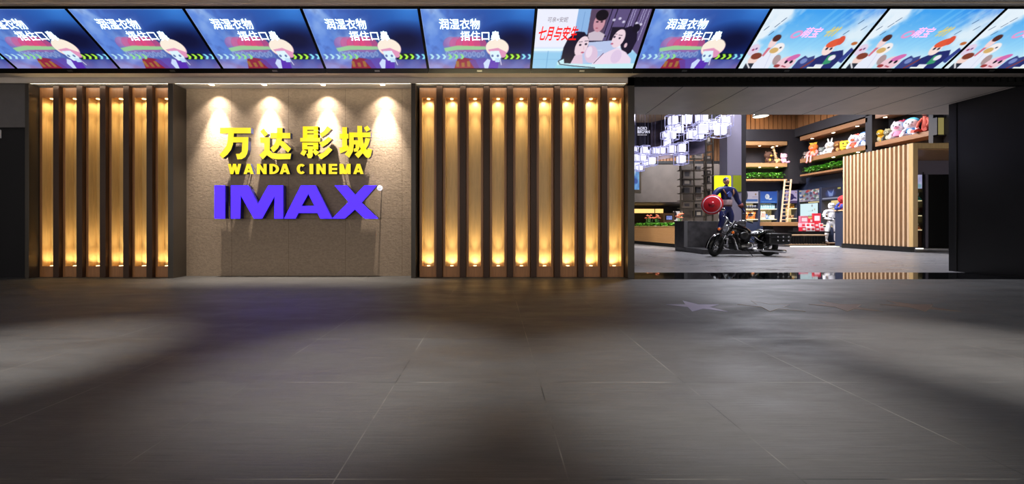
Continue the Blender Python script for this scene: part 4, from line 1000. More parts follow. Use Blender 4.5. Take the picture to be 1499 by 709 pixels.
def arcfender(x, r, w_, a0, a1, n=16, thick=.012):
    b = MB(); prof = [(-1, -.05), (-.9, .02), (-.5, .05), (0, .06), (.5, .05), (.9, .02), (1, -.05)]; rows = []
    for i in range(n+1):
        a = math.radians(a0+(a1-a0)*i/n)
        rows.append([b.b.verts.new((x+(r+h)*math.cos(a), y*w_/2, R+(r+h)*math.sin(a))) for y, h in prof])
    for A, B in zip(rows, rows[1:]):
        for k in range(6): f = b.b.faces.new((A[k], A[k+1], B[k+1], B[k])); f.smooth = True
    r2 = bmesh.ops.solidify(b.b, geom=b.b.faces[:], thickness=thick)
    return b
arcfender(fx, R+.02, .2, -8, 165).xf(STR).build('front_fender', M['paint'], MC)
MB().tube([STR @ Vector((fx+(R+.09)*math.cos(math.radians(a)), 0, R+(R+.09)*math.sin(math.radians(a)))) for a in range(-5, 161, 11)], .008, 6).build('fender_trim', M['chrome'], MC)
arcfender(rx, R+.03, .26, 12, 172).build('rear_fender', M['paint'], MC)
for k in (-1, 1):
    lo, hi = Vector((fx, k*.115, R)), Vector((fx-.52, k*.115, R+.52*math.cos(rake)/math.sin(rake)))
    MB().tube([STR @ lo, STR @ (lo*.55+hi*.45)], [.03, .03], 12).build('fork_slider', M['black'], MC)
    MB().tube([STR @ (lo*.6+hi*.4), STR @ hi], [.024, .024], 12).build('fork_tube', M['black'], MC)
hl = Vector((fx-.33, 0, .91))
b = MB(); TX = STR @ Matrix.Translation(hl) @ Matrix.Rotation(PI/2, 4, 'Y')
b.lathe([(0, -.17), (.05, -.16), (.09, -.1), (.105, -.02), (.108, .0)], (0, 0, 0), 28, TX); hn = b.build('headlamp', M['paint'], MC)
MB().lathe([(.11, -.012), (.116, .0), (.112, .02), (.098, .026)], (0, 0, 0), 28, TX).build('headlamp_rim', M['chrome'], hn)
MB().lathe([(.1, .02), (.06, .036), (0, .042)], (0, 0, 0), 28, TX).build('headlamp_glass', M['glass_lens'], hn)
for k in (-1, 1):
    TS = STR @ Matrix.Translation((fx-.36, k*.235, .83)) @ Matrix.Rotation(PI/2, 4, 'Y')
    sg = MB().lathe([(0, -.07), (.03, -.06), (.042, -.01), (.042, .0)], (0, 0, 0), 18, TS).build('turn_signal', M['chrome'], MC)
    MB().lathe([(.042, 0), (.036, .022), (0, .03)], (0, 0, 0), 18, TS).build('amber_lens', M['orange_lens'], sg)
    MB().tube([STR @ Vector((fx-.38, k*.1, .84)), STR @ Vector((fx-.37, k*.21, .83))], .012, 8).build('signal_stalk', M['chrome'], sg)
# handlebar, grips, levers, mirrors
for k in (-1, 1):
    pts = [Vector(p) for p in ((fx-.60, 0, 1.04), (fx-.6, k*.09, 1.08), (fx-.62, k*.2, 1.19), (fx-.68, k*.33, 1.22), (fx-.8, k*.4, 1.19))]
    MB().tube([STR @ p for p in pts], .014, 10).build('handlebar', M['chrome'], MC)
    MB().tube([STR @ Vector((fx-.74, k*.37, 1.205)), STR @ Vector((fx-.9, k*.44, 1.16))], .02, 10).build('grip', M['rubber'], MC)
    MB().tube([STR @ Vector((fx-.7, k*.36, 1.22)), STR @ Vector((fx-.76, k*.48, 1.22)), STR @ Vector((fx-.84, k*.5, 1.18))], .007, 6).build('lever', M['chrome'], MC)
    mr = MB().tube([STR @ Vector((fx-.7, k*.34, 1.22)), STR @ Vector((fx-.68, k*.4, 1.34)), STR @ Vector((fx-.7, k*.43, 1.4))], .007, 6).build('mirror_stem', M['chrome'], MC)
    MB().sph(STR @ Vector((fx-.7, k*.45, 1.43)), (.02, .085, .055), (0, .1, .3), 14).build('mirror', M['chrome'], mr)
MB().box(-.07, .07, -.15, .15, -.03, .03, .015, mx=STR @ Matrix.Translation((fx-.56, 0, .98))).build('fork_clamp', M['chrome'], MC)
MB().box(-.05, .05, -.14, .14, -.025, .025, .012, mx=STR @ Matrix.Translation((fx-.43, 0, .76))).build('lower_clamp', M['chrome'], MC)
MB().lathe([(0, -.04), (.05, -.04), (.055, .0), (.05, .02), (0, .024)], (0, 0, 0), 20, STR @ Matrix.Translation((fx-.56, 0, 1.06)) @ Matrix.Rotation(-.5, 4, 'Y')).build('gauge', M['chrome'], MC)
# frame
for k in (-1, 1):
    MB().tube([(fx-.55, 0, .9), (fx-.58, k*.1, .7), (fx-.62, k*.15, .3), (fx-.75, k*.16, .19), (-.3, k*.16, .19), (-.55, k*.15, .3), (rx+.02, k*.14, .36)], .02, 10).build('frame_tube', M['paint'], MC)
    MB().tube([(-.32, k*.13, .66), (-.5, k*.15, .52), (rx, k*.15, .38)], .016, 8).build('shock_absorber', M['chrome'], MC)
# engine
eb = MB().box(-.3, .34, -.16, .16, .2, .46, .05, seg=3).build('engine_block', M['black'], MC)
for i, (ex, an) in enumerate(((.2, .38), (-.1, -.38))):
    b = MB()
    for q in range(8):
        b.box(-.1, .1, -.115, .115, q*.034, q*.034+.018, .006, mx=Matrix.Translation((ex, 0, .44)) @ Matrix.Rotation(an, 4, 'Y'))
    b.box(-.075, .075, -.09, .09, -.02, .26, .01, mx=Matrix.Translation((ex, 0, .44)) @ Matrix.Rotation(an, 4, 'Y'))
    b.build('cylinder', M['black'], eb)
    MB().box(-.09, .09, -.1, .1, .27, .34, .035, mx=Matrix.Translation((ex, 0, .44)) @ Matrix.Rotation(an, 4, 'Y'), seg=3).build('rocker_cover', M['chrome'], eb)
for (cx, cz, r, mm) in ((-.16, .34, .125, 'chrome'), (.16, .32, .1, 'black')):
    MB().lathe([(0, .05), (r*.4, .05), (r*.6, .04), (r*.92, .03), (r, .01), (r, -.02)], (cx, .175, cz), 28, Matrix.Rotation(-PI/2, 4, 'X')).build('primary_cover', M[mm], eb)
    MB().lathe([(0, .05), (r*.6, .045), (r, .01), (r, -.02)], (cx, -.175, cz), 28, Matrix.Rotation(PI/2, 4, 'X')).build('timing_cover', M['chrome'], eb)
MB().tube([(-.16, .185, .34), (.16, .185, .32)], .06, 12).build('primary_case', M['steel'], eb)
q = MB().lathe([(0, .09), (.09, .09), (.125, .06), (.13, 0), (.12, -.03)], (.04, .15, .66), 28, Matrix.Rotation(-PI/2, 4, 'X') @ Matrix.Scale(1.25, 4, (1, 0, 0))); q.build('air_cleaner', M['black'], MC)
for k in (-1, 1):
    MB().tube([(.34, k*.12, .62), (.44, k*.2, .62), (.47, k*.33, .56), (.44, k*.36, .4), (.34, k*.3, .24), (.16, k*.2, .2)], .018, 10).build('engine_guard', M['chrome'], MC)
    MB().box(-.11, .16, k*.3-.06, k*.3+.06, .225, .25, .01).build('footboard', M['black'], MC)
    MB().tube([(.24, -.14, .58), (.34, -.2, .5), (.3, -.22, .3), (.0, -.23, .24)] if k < 0 else [(-.2, .2, .24), (-.45, .24, .22), (-.6, .25, .22)], .026, 10).build('exhaust_pipe', M['chrome'], MC)
    ml = MB().lathe([(0, 0), (.04, 0), (.05, .03), (.055, .6), (.058, .78), (.045, .8), (.04, .76), (0, .76)], (-.5, k*.27, .2), 18, Matrix.Rotation(-PI/2-.05, 4, 'Y')).build('muffler', M['chrome'], MC)
# tank, seat
b = MB(); rows = []
for i, (x, z0, hw, h) in enumerate(((.44, .80, .03, .10), (.40, .79, .11, .19), (.28, .765, .165, .255), (.1, .745, .18, .265), (-.1, .735, .155, .21), (-.26, .735, .1, .13), (-.34, .74, .03, .05))):
    rows.append([b.b.verts.new((x, hw*math.cos(a), z0+.02+(h if math.sin(a) > 0 else .05)*math.sin(a))) for a in [q*2*PI/20 for q in range(20)]])
for A, B in zip(rows, rows[1:]):
    for k in range(20): f = b.b.faces.new((A[k], A[(k+1) % 20], B[(k+1) % 20], B[k])); f.smooth = True
b.b.faces.new(rows[0][::-1]); b.b.faces.new(rows[-1]); tk = b.build('fuel_tank', M['paint'], MC)
MB().box(-.2, .26, -.035, .035, .0, .02, .008, mx=Matrix.Translation((.06, 0, 1.018)) @ Matrix.Rotation(-.12, 4, 'Y')).build('tank_console', M['chrome'], tk)
MB().lathe([(0, .02), (.035, .018), (.04, 0)], (.2, .07, 1.0), 16).build('filler_cap', M['chrome'], tk)
MB().sph((-.46, 0, .73), (.27, .2, .09), (0, .12, 0), 22).sph((-.34, 0, .7), (.2, .15, .06), seg=16).build('seat', M['leather'], MC)
MB().sph((-.66, 0, .79), (.1, .19, .08), (0, -.5, 0), 18).build('seat_back', M['leather'], MC)
MB().tube([(-.3, .17, .72), (-.46, .2, .755), (-.6, .19, .8), (-.68, .1, .855), (-.7, 0, .865)], .009, 6).tube([(-.3, -.17, .72), (-.46, -.2, .755), (-.6, -.19, .8), (-.68, -.1, .855)], .009, 6).build('seat_piping', M['chrome'], MC)
MB().box(-1.06, -.72, -.14, .14, .76, .85, .04, seg=3).build('pillion_pad', M['leather'], MC)
for i in range(6): MB().sph((-1.03+i*.06, .14, .79), (.012, .012, .012), seg=8).build('stud', M['chrome'], MC)
MB().sph((rx-.38, 0, .58), (.05, .07, .05), seg=14).build('tail_lamp', sm((150, 20, 20), .2), MC)
for k in (-1, 1):
    bg = MB().box(rx-.5, rx+.22, k*.24-.1, k*.24+.1, .38, .7, .05, seg=3).build('saddlebag', M['leather'], MC)
    MB().box(rx-.53, rx+.24, k*.25-.115, k*.25+.115, .60, .74, .04, seg=3).build('flap', M['leather'], bg)
    for i in range(3):
        for j in range(2):
            MB().sph((rx-.4+i*.18, k*.36, .52+j*.12), (.028, .012, .028), seg=12).build('concho', M['chrome'], bg)
MB().tube([(-.05, .2, .22), (-.1, .3, .1), (-.12, .36, .012)], .012, 8).build('kickstand', M['black'], MC)

# ---------------- hanging lit cubes
cubes = [(420, 172, 82), (545, 163, 88), (693, 152, 96), (905, 182, 90), (397, 252, 54), (475, 253, 78), (697, 252, 100), (785, 222, 80), (868, 264, 96), (348, 310, 50), (405, 310, 76), (592, 306, 78), (672, 314, 66), (365, 380, 66),
         (60, 443, 40), (147, 452, 62), (185, 476, 38), (252, 459, 50), (312, 457, 60), (410, 444, 70), (500, 433, 76), (66, 524, 62), (128, 521, 66), (220, 553, 68), (158, 574, 56), (497, 538, 76), (72, 602, 66), (110, 620, 46), (822, 214, 44)]
zones = ['high hanging cluster near the soffit', 'low hanging cluster beside the bronze pillar']
cubes.sort(key=lambda q: (q[1] > 400, q[0]))
ci = [0, 0]; used = []
nz = [sum(1 for q in cubes if (q[1] > 400) == bool(z)) for z in (0, 1)]
ORD += ['fifteenth', 'sixteenth', 'seventeenth', 'eighteenth']
for (a, b_, sz) in cubes:
    zi = int(b_ > 400); px, py = 920+a/6.447, 150+b_/6.447; s_ = sz/6.447
    nom = min(max((.27 if sz > 60 else .22)*1.18*F/s_, 10.2), 15.5)
    for Y in sorted([9.6+.1*q for q in range(48)], key=lambda v: abs(v-nom)):
        s3 = s_*Y/F/1.18; X = (px-CX)*Y/F; hw = s3*1.05
        if all(abs(X-x2) > hw+h2 or abs(Y-y2) > hw+h2 for x2, y2, h2 in used): break
    used.append((X, Y, hw))
    lab = f'{ORD[ci[zi]] if ci[zi] < nz[zi]-1 else "last"} white lit cube of the {zones[zi]}, left to right'
    ci[zi] += 1
    p = P(px, py, Y)
    t = thing('cube_pendant', lab, 'pendant lamp', p, rg.uniform(-.15, .25), 'white cube pendant lamps')
    MB().box(-s3/2, s3/2, -s3/2, s3/2, -s3/2, s3/2, s3*.14, seg=3).build('lit_cube', M['cube'], t)
    h = s3*.72; fr = MB()
    cs = [(x, y, z) for x in (-h, h) for y in (-h, h) for z in (-h, h)]
    for i in range(8):
        for j in range(i+1, 8):
            if sum(abs(cs[i][q]-cs[j][q]) > .01 for q in range(3)) == 1: fr.tube([cs[i], cs[j]], .011, 5)
    fr.tube([(0, 0, s3/2), (0, 0, h)], .006, 5); fr.tube([(-h, 0, h), (h, 0, h)], .006, 5)
    fr.build('wire_frame', M['wire'], t)
    MB().tube([(0, 0, h), (0, 0, 8.2-p.z)], .006, 5).build('cable', M['cable'], t)

# ---------------- toy alcoves
FX, SX = 16.9, 17.65            # front and back of the alcoves on the side wall
BYF, BYB = 21.3, 22.0           # front and back of the alcoves on the far wall
slab('wall_alcove_back', Q(1088, BYB), 19, BYB, BYB+.2, 0, 8.2, M['darkwall'])
slab('wall_alcove_side', SX, SX+.2, 17, 22, 0, 8.2, M['darkwall'])
slab('wall_alcove_upper', SX, SX+.2, 9.2, 17, 3.95, 8.2, M['darkwall'])
slab('trim_13', FX-.35, SX, BYF, BYB, 3.35, 6.4, M['darkwall'])                # corner pier
slab('trim_14', Q(1088, BYF), FX-.35, BYF, BYB, 5.75, 6.4, M['darkwall'])        # headers
slab('trim_15', FX, SX, 9.2, BYF, 5.95, 6.42, M['darkwall'])
slab('trim_16', FX, SX, 16.95, 17.25, 3.3, 6, M['darkwall'])
slab('trim_17', FX, SX, 12.2, 14.25, 4.1, 6, M['darkwall'])
sb = MB()
for i in range(20): sb.box(13.2+i*.26, 13.4+i*.26, 21.75, 21.85, 6.4, 8.2)
struct(sb.build('wall_slats_back', M['oak_frame']))
sb = MB()
for i in range(26): sb.box(17.35, 17.45, 11.8+i*.38, 12.12+i*.38, 6.4, 8.2)
struct(sb.build('wall_slats_side', M['oak_frame']))
def shelf_back(y0, y1, lab, lamps=True):
    z1, z0 = ZZ(y0, BYF), ZZ(y1, BYF); x0, x1 = Q(1090, BYF), Q(1152.5, BYF)
    t = thing('timber_shelf', lab, 'shelf', (x0, BYF, z0)); MB().box(0, x1-x0, 0, BYB-BYF, 0, z1-z0, .01).build('board', M['oak_x'], t)
    if lamps:
        for px in (1113, 1138):
            X = Q(px, BYF+.15)-x0; MB().lathe([(0, -.006), (.05, -.006), (.06, 0)], (X, .2, 0), 16).build('lamp', M['lamp'], t)
            light('shelf_lamp_beam', 'SPOT', (X, .25, -.03), 26, (1, .9, .75), .04, (0, 0, 0), 100, .8, parent=t)
    return z1
zt1 = shelf_back(207, 212.6, 'upper empty timber shelf on the far wall, with two lamps under it')
zt2 = shelf_back(238.7, 244.4, 'timber shelf on the far wall carrying the giraffe and two plush toys')
zt3 = shelf_back(262.3, 264.8, 'thin timber shelf on the far wall filled with green leaves', False)
def shelf_side(ya, yb, z0, th, lab, lamps=()):
    t = thing('timber_shelf', lab, 'shelf', (FX, yb, z0)); MB().box(0, SX-FX, 0, ya-yb, 0, th, .01).build('board', M['oak_y'], t)
    for yy in lamps:
        MB().lathe([(0, -.006), (.055, -.006), (.065, 0)], (.2, yy-yb, 0), 16).build('lamp', M['lamp'], t)
        light('shelf_lamp_beam', 'SPOT', (.25, yy-yb, -.03), 9, (1, .9, .75), .04, (0, 0, 0), 100, .8, parent=t)
    return z0+th
Ys = lambda x, X=FX: F*X/(x-CX)
shelf_side(Ys(1171), Ys(1270), 5.66, .22, 'long upper timber shelf of the side wall, empty on top, three lamps under it', (Ys(1189, FX+.2), Ys(1220, FX+.2), Ys(1255, FX+.2)))
zs2 = shelf_side(Ys(1171), Ys(1270), 4.43, .22, 'long timber shelf on the side wall crowded with plush toys', (Ys(1220, FX+.2), Ys(1256, FX+.2)))
zs3 = shelf_side(Ys(1171), Ys(1250), 3.69, .1, 'thin timber shelf on the side wall filled with green leaves')
zs4 = shelf_side(Ys(1281), Ys(1366), 4.48, .2, 'timber shelf above the slatted partition carrying large plush toys')
shelf_side(Ys(1281), Ys(1366), 5.72, .2, 'timber shelf at the very top over the partition, mostly hidden by the soffit', (Ys(1296, FX+.2), Ys(1335, FX+.2)))
# trailing leaves on the thin shelves
def greenery(lab, loc, lx, ly, n):
    b = MB()
    for i in range(n):
        p = (rg.uniform(.12, lx-.12), rg.uniform(.12, ly-.12), rg.uniform(0.09, .36)); an = rg.uniform(0, 2*PI)
        leaf(b, p, (math.cos(an), math.sin(an), rg.uniform(.1, 1)), rg.uniform(.16, .26), rg.uniform(.09, .14), M['leafB'] if rg.random() < .5 else M['leafA'], .5)
    o = b.build('shelf_greenery', None); o.location = loc
    return tag(o, lab, 'plants', None, 'stuff')
greenery('bank of small green leaves on the thin shelf of the far wall', (Q(1090, BYF), BYF, zt3), Q(1152, BYF)-Q(1090, BYF), .6, 420)
greenery('bank of small green leaves on the thin shelf of the side wall', (FX, Ys(1262), zs3), .6, Ys(1171)-Ys(1262), 640)

def plush(name, lab, loc, rz, s, body, head=None, belly=None, limb=None, ears='round', extra=None, pose='sit', muzzle=True, hscale=1.0):
    """sitting soft toy about s metres high, faces local -y"""
    head = head or body; limb = limb or body
    t = thing(name, lab, 'plush toy', loc, rz, 'plush toys on the shelves')
    bo = MB().sph((0, 0, .26*s), (.21*s, .19*s, .26*s)).build('body', pm(body), t)
    if belly: MB().sph((0, -.06*s, .25*s), (.15*s, .15*s, .19*s)).build('belly', pm(belly), t)
    hz = .66*s; hr = .25*s*hscale
    MB().sph((0, -.02*s, hz), (hr*1.08, hr*.95, hr)).build('head', pm(head), t)
    if muzzle: MB().sph((0, -.02*s-hr*.8, hz-hr*.25), (hr*.42, hr*.34, hr*.3)).build('muzzle', pm(belly or (240, 232, 222)), t)
    MB().sph((0, -.02*s-hr*1.08, hz-hr*.15), (hr*.12,)*3, seg=8).build('nose', pm((40, 34, 34)), t)
    for k in (-1, 1):
        MB().sph((k*hr*.4, -.02*s-hr*.86, hz+hr*.12), (hr*.1, hr*.07, hr*.13), seg=8).build('eye', sm((20, 18, 20), .2), t)
        if ears == 'round': MB().sph((k*hr*.75, 0, hz+hr*.78), (hr*.34, hr*.16, hr*.34), seg=12).build('ear', pm(limb), t)
        elif ears == 'long': MB().sph((k*hr*.4, .0, hz+hr*1.45), (hr*.2, hr*.14, hr*.62), (0, k*.2, 0), 12).build('ear', pm(head), t)
        elif ears == 'cat': MB().lathe([(0, hr*.4), (hr*.15, hr*.2), (hr*.3, -.1*hr), (0, -.12*hr)], (k*hr*.6, 0, hz+hr*.82), 12).build('ear', pm(head), t)
        MB().tube([(k*.17*s, -.02*s, .44*s), (k*.26*s, -.1*s, .32*s), (k*.27*s, -.19*s, .22*s)], [.07*s, .075*s, .065*s], 12).sph((k*.27*s, -.2*s, .21*s), .075*s, seg=12).build('arm', pm(limb), t)
        MB().tube([(k*.12*s, -.05*s, .11*s), (k*.19*s, -.2*s, .09*s), (k*.22*s, -.32*s, .09*s)], [.09*s, .09*s, .085*s], 12).sph((k*.22*s, -.33*s, .1*s), (.09*s, .07*s, .1*s), seg=12).build('leg', pm(limb), t)
    if extra: extra(t, s, hz, hr)
    return t
FACE_SIDE = math.radians(-68); TX_ = FX+.36
def on_side(x, z, X=None): 
    X = X or TX_; return (X, F*X/(x-CX), z)
def tuft(col):
    def f(t, s, hz, hr):
        for q in range(7): MB().tube([((q-3)*hr*.2, 0, hz+hr*.8), ((q-3)*hr*.3, -.02*s, hz+hr*1.35)], [hr*.14, hr*.03], 8).build('hair_tuft', pm(col), t)
    return f
def dangling(col):
    def f(t, s, hz, hr):
        for k in (-1, 1):
            MB().tube([(k*.08*s, -.36*s, .1*s), (k*.1*s, -.5*s, .0), (k*.1*s, -.54*s, -.3*s), (k*.12*s, -.6*s, -.42*s)], [.05*s, .05*s, .045*s, .06*s], 10).build('long_leg', pm(col), t)
        tuft((250, 205, 60))(t, s, hz, hr)
    return f
def bow(col):
    def f(t, s, hz, hr):
        for k in (-1, 1): MB().sph((hr*.55+k*hr*.25, -hr*.3, hz+hr*.85), (hr*.28, hr*.14, hr*.24), (0, k*.4, 0), 10).build('ribbon_loop', pm(col), t)
        MB().sph((hr*.55, -hr*.36, hz+hr*.85), hr*.12, seg=8).build('ribbon_knot', pm(col), t)
    return f
def dress(col):
    def f(t, s, hz, hr): MB().lathe([(.13*s, .46*s), (.2*s, .34*s), (.27*s, .16*s), (.26*s, .14*s)], (0, 0, 0), 22).build('dress', pm(col), t)
    return f
def both(*fs):
    return lambda t, s, hz, hr: [f(t, s, hz, hr) for f in fs]
def hood(col):
    def f(t, s, hz, hr):
        h = MB().sph((0, .03*s, hz+hr*.05), (hr*1.18, hr*1.0, hr*1.1), seg=20)
        bmesh.ops.bisect_plane(h.b, geom=h.b.verts[:]+h.b.edges[:]+h.b.faces[:], plane_co=(0, -hr*.45, hz+hr*.35), plane_no=(0, -1, -.8), clear_outer=True)
        h.build('hood', pm(col), t)
    return f
# side wall, crowded shelf, from the corner towards the front
plush('plush_toy', 'small brown and white plush toy at the corner end of the crowded shelf', on_side(1179.5, zs2), FACE_SIDE, .45, (84, 64, 54), (120, 104, 96), (190, 180, 172), ears='cat')
plush('plush_toy', 'orange plush toy with a yellow tuft and pink legs hanging over the shelf', on_side(1191, zs2, FX+.2), FACE_SIDE, .78, (238, 106, 36), (240, 120, 44), (250, 160, 130), (238, 140, 130), 'none', dangling((226, 140, 140)))
plush('plush_toy', 'light grey plush toy leaning low beside the orange one', on_side(1203, zs2), FACE_SIDE, .5, (150, 150, 148), (132, 138, 130), (200, 198, 196))
plush('plush_toy', 'white rabbit plush with upright ears on the crowded shelf', on_side(1215, zs2), FACE_SIDE, .68, (222, 216, 210), (226, 222, 214), (240, 230, 200), None, 'long', hscale=1.1)
plush('plush_toy', 'brown round plush toy tucked behind the yellow block', on_side(1227.5, zs2, TX_+.05), FACE_SIDE, .62, (124, 74, 34), (138, 84, 36), (196, 156, 90), (110, 64, 30), hscale=1.1)
t = thing('plush_block', 'yellow square cushion toy sitting between brown and white plush toys', 'plush toy', on_side(1239, zs2), FACE_SIDE, 'plush toys on the shelves')
MB().box(-.24, .24, -.1, .12, .08, .5, .06, seg=4).build('body', pm((236, 200, 50)), t)
for k in (-1, 1):
    MB().sph((k*.08, -.11, .36), (.03, .02, .04), seg=10).build('eye', sm((40, 40, 40)), t)
    MB().tube([(k*.12, 0, .1), (k*.13, -.1, .05)], .045, 10).build('leg', pm((214, 170, 40)), t)
MB().tube([(-.09, -.11, .24), (0, -.115, .2), (.09, -.11, .24)], .014, 6).build('mouth', pm((120, 70, 30)), t)
plush('plush_toy', 'white plush cat with red outfit next to the yellow cushion toy', on_side(1251, zs2), FACE_SIDE, .72, (214, 60, 50), (238, 230, 230), (228, 110, 70), (238, 226, 226), 'cat', bow((220, 80, 60)), hscale=1.15)
plush('plush_toy', 'white faced plush toy in a deep blue hood at the end of the crowded shelf', on_side(1265.5, zs2), FACE_SIDE, .72, (60, 108, 178), (232, 230, 236), (236, 236, 240), (224, 224, 232), 'none', hood((48, 112, 178)), hscale=1.15)
# shelf over the partition
plush('plush_toy', 'tall yellow plush chick, first on the shelf over the partition', on_side(1288, zs4), FACE_SIDE, .66, (238, 186, 40), (240, 190, 44), (244, 226, 180), (226, 170, 36), 'none', hscale=.95)
plush('plush_toy', 'spotted grey and cream plush cat beside the yellow chick', on_side(1301, zs4), FACE_SIDE, .6, (130, 124, 100), (150, 144, 116), (206, 200, 170), (92, 88, 74), 'cat')
plush('plush_toy', 'large white plush toy in a pink dress with a deep pink bow', on_side(1316, zs4), FACE_SIDE, .8, (226, 160, 180), (234, 224, 230), (226, 150, 176), (236, 226, 232), 'cat', both(bow((206, 60, 96)), dress((222, 140, 168))), hscale=1.15)
plush('plush_toy', 'large white faced plush toy in a light blue hood beside the pink dressed one', on_side(1334.5, zs4), FACE_SIDE, .78, (70, 150, 205), (232, 228, 238), (236, 234, 240), (228, 226, 236), 'none', hood((58, 156, 212)), hscale=1.15)
t = thing('plush_toy', 'long limbed coral plush toy sitting upright at the end of the shelf', 'plush toy', on_side(1353.5, zs4), FACE_SIDE, 'plush toys on the shelves')
MB().tube([(0, .05, .1), (0, .06, .4), (0, .04, .7)], [.11, .1, .06], 12).build('body', pm((232, 116, 100)), t)
MB().sph((0, -.0, .84), (.1, .13, .11)).sph((0, -.12, .8), (.06, .09, .05), seg=10).build('head', pm((236, 140, 120)), t)
for k in (-1, 1):
    MB().sph((k*.08, .03, .95), (.04, .02, .05), seg=8).build('ear', pm((232, 116, 100)), t)
    MB().sph((k*.04, -.11, .87), (.015, .012, .02), seg=8).build('eye', sm((20, 18, 20)), t)
    MB().tube([(k*.07, .04, .62), (k*.15, -.06, .45), (k*.14, -.2, .26)], [.045, .045, .04], 10).build('arm', pm((232, 116, 100)), t)
    MB().tube([(k*.07, 0, .1), (k*.12, -.22, .16), (k*.15, -.42, .07), (k*.17, -.5, .08)], [.055, .055, .05, .065], 10).build('leg', pm((228, 104, 92)), t)
MB().tube([(0, .1, .1), (.25, .1, .05), (.4, -.05, .05)], .03, 8).build('tail', pm((232, 116, 100)), t)
# far wall
def on_back(x, z, Y=BYF+.33): return (Q(x, Y), Y, z)
plush('plush_toy', 'brown bear plush on the far shelf in front of a yellow belly', on_back(1124.5, zt2), math.radians(15), .74, (96, 62, 40), (84, 54, 38), (214, 170, 60), (78, 48, 32), hscale=1.1)
plush('plush_toy', 'pink plush elephant with big ears at the end of the far shelf', on_back(1147.5, zt2, BYF+.22), math.radians(-5), .62, (228, 170, 186), (232, 180, 196), (240, 226, 222), (226, 160, 180), 'round', hscale=1.05)
t = thing('plush_giraffe', 'pale spotted plush giraffe bending its long neck on the far shelf', 'plush toy', on_back(1137.5, zt2, BYF+.38), math.radians(-60), 'plush toys on the shelves')
MB().sph((0, .05, .18), (.16, .3, .15)).build('body', pm((206, 176, 120)), t)
MB().tube([(0, -.12, .24), (0, -.2, .5), (0, -.34, .72), (0, -.44, .86)], [.09, .06, .05, .05], 10).build('neck', pm((214, 188, 136)), t)
MB().sph((0, -.5, .9), (.075, .14, .075), (.3, 0, 0), 12).build('head', pm((232, 214, 176)), t)
for k in (-1, 1):
    MB().sph((k*.1, -.42, .96), (.06, .02, .03), (0, k*.4, 0), 8).build('ear', pm((200, 160, 110)), t)
    MB().tube([(k*.035, -.44, .96), (k*.04, -.42, 1.06)], .014, 6).build('horn', pm((110, 76, 50)), t)
    MB().tube([(k*.1, -.12, .14), (k*.16, -.4, .06)], .05, 8).build('leg', pm((206, 176, 120)), t)
    MB().tube([(k*.1, .22, .12), (k*.2, .3, .05)], .055, 8).build('leg', pm((206, 176, 120)), t)
for q in range(6): MB().sph((.1*math.cos(q*2), -.15-.05*q*.9, .3+.1*q*.9), (.04, .03, .04), seg=8).build('spot', pm((140, 92, 56)), t)

# ---------------- lit cabinets with posters and goods
def cabinet_back(name, lab, xl, xr, ys, pic, z_top=280.5):
    """bay on the far wall; ys = shelf board rows"""
    Y = BYB-.5; x0, x1 = Q(xl, Y), Q(xr, Y)
    t = thing(name, lab, 'cabinet', (x0, Y, 0)); wd_ = x1-x0; zt = ZZ(z_top, Y)
    MB().box(-.05, 0, 0, .5, 0, zt+.05).build('side_panel', M['bluecab'], t); MB().box(wd_, wd_+.05, 0, .5, 0, zt+.05).build('side_panel', M['bluecab'], t)
    MB().box(0, wd_, .44, .5, 0, ZZ(297.5, Y)).build('lit_back', M['shelf_lit'], t)
    for y in ys: MB().box(0, wd_, .02, .44, ZZ(y, Y)-.02, ZZ(y, Y)+.02, .004).build('shelf_board', M['board_lit'], t)
    MB().box(0, wd_, .04, .44, 0, ZZ(325, Y)).build('drawer_front', M['bluecab'], t)
    ph = zt-ZZ(297.5, Y); o = bpy.data.objects.new('poster', pic.mesh('poster', wd_, ph, M['poster'])); C.objects.link(o); o.parent = t; o.rotation_euler = (PI/2, 0, 0); o.location = (wd_/2, .0, zt-ph/2)
    MB().box(0, wd_, .005, .06, zt-ph, zt).build('poster_frame', M['bluecab'], t)
    return t, x0, x1, Y
k = Canvas(44, 36, 1.3); k.c = np.ones_like(k.c)*np.array((196, 186, 206)); k.rect(0, .66, .95, .86, (58, 104, 178)); k.ell(.08, .35, .14, .4, (34, 34, 48)); k.ell(.8, .25, .06, .08, (150, 120, 90)); k.rect(.55, .45, .95, .5, (150, 140, 170)); k.rect(0, .88, 1, 1, (226, 224, 230))
tA, ax0, ax1, CYA = cabinet_back('goods_cabinet', 'lit cabinet beside the column with a pale grey and blue poster over two orange buckets', 1090.5, 1110, (306.5, 321.5), k)
k = Canvas(52, 34, 1.5); k.c = mix((22, 76, 172), (40, 110, 206), k.v); k.ell(.42, .45, .13, .22, (232, 236, 246)); k.ell(.38, .42, .06, .12, (190, 200, 226)); k.poly([(.5, .6), (.7, .55), (.66, .7), (.5, .72)], (226, 232, 246)); 
for i in range(9): k.rect(.1+i*.09, .86, .15+i*.09, .9, (180, 206, 240))
tB, bx0, bx1, CYB = cabinet_back('goods_cabinet', 'lit cabinet under a deep blue poster with a white round cartoon shape', 1113, 1137.5, (306.3, 321.5), k)
k = Canvas(44, 40, 1.1); k.c = mix((178, 160, 206), (206, 190, 220), k.v); k.ell(.45, .5, .28, .25, (44, 36, 92)); k.poly([(.3, .3), (.9, .55), (.95, .66), (.4, .6)], (50, 40, 96)); k.rect(0, .8, 1, 1, (84, 66, 110)); k.ell(.88, .16, .05, .05, (170, 130, 80))
tC, cx0, cx1, CYC = cabinet_back('goods_cabinet', 'lit cabinet behind the ladder under a violet poster', 1150, 1167, (305.5, 320), k, 279)
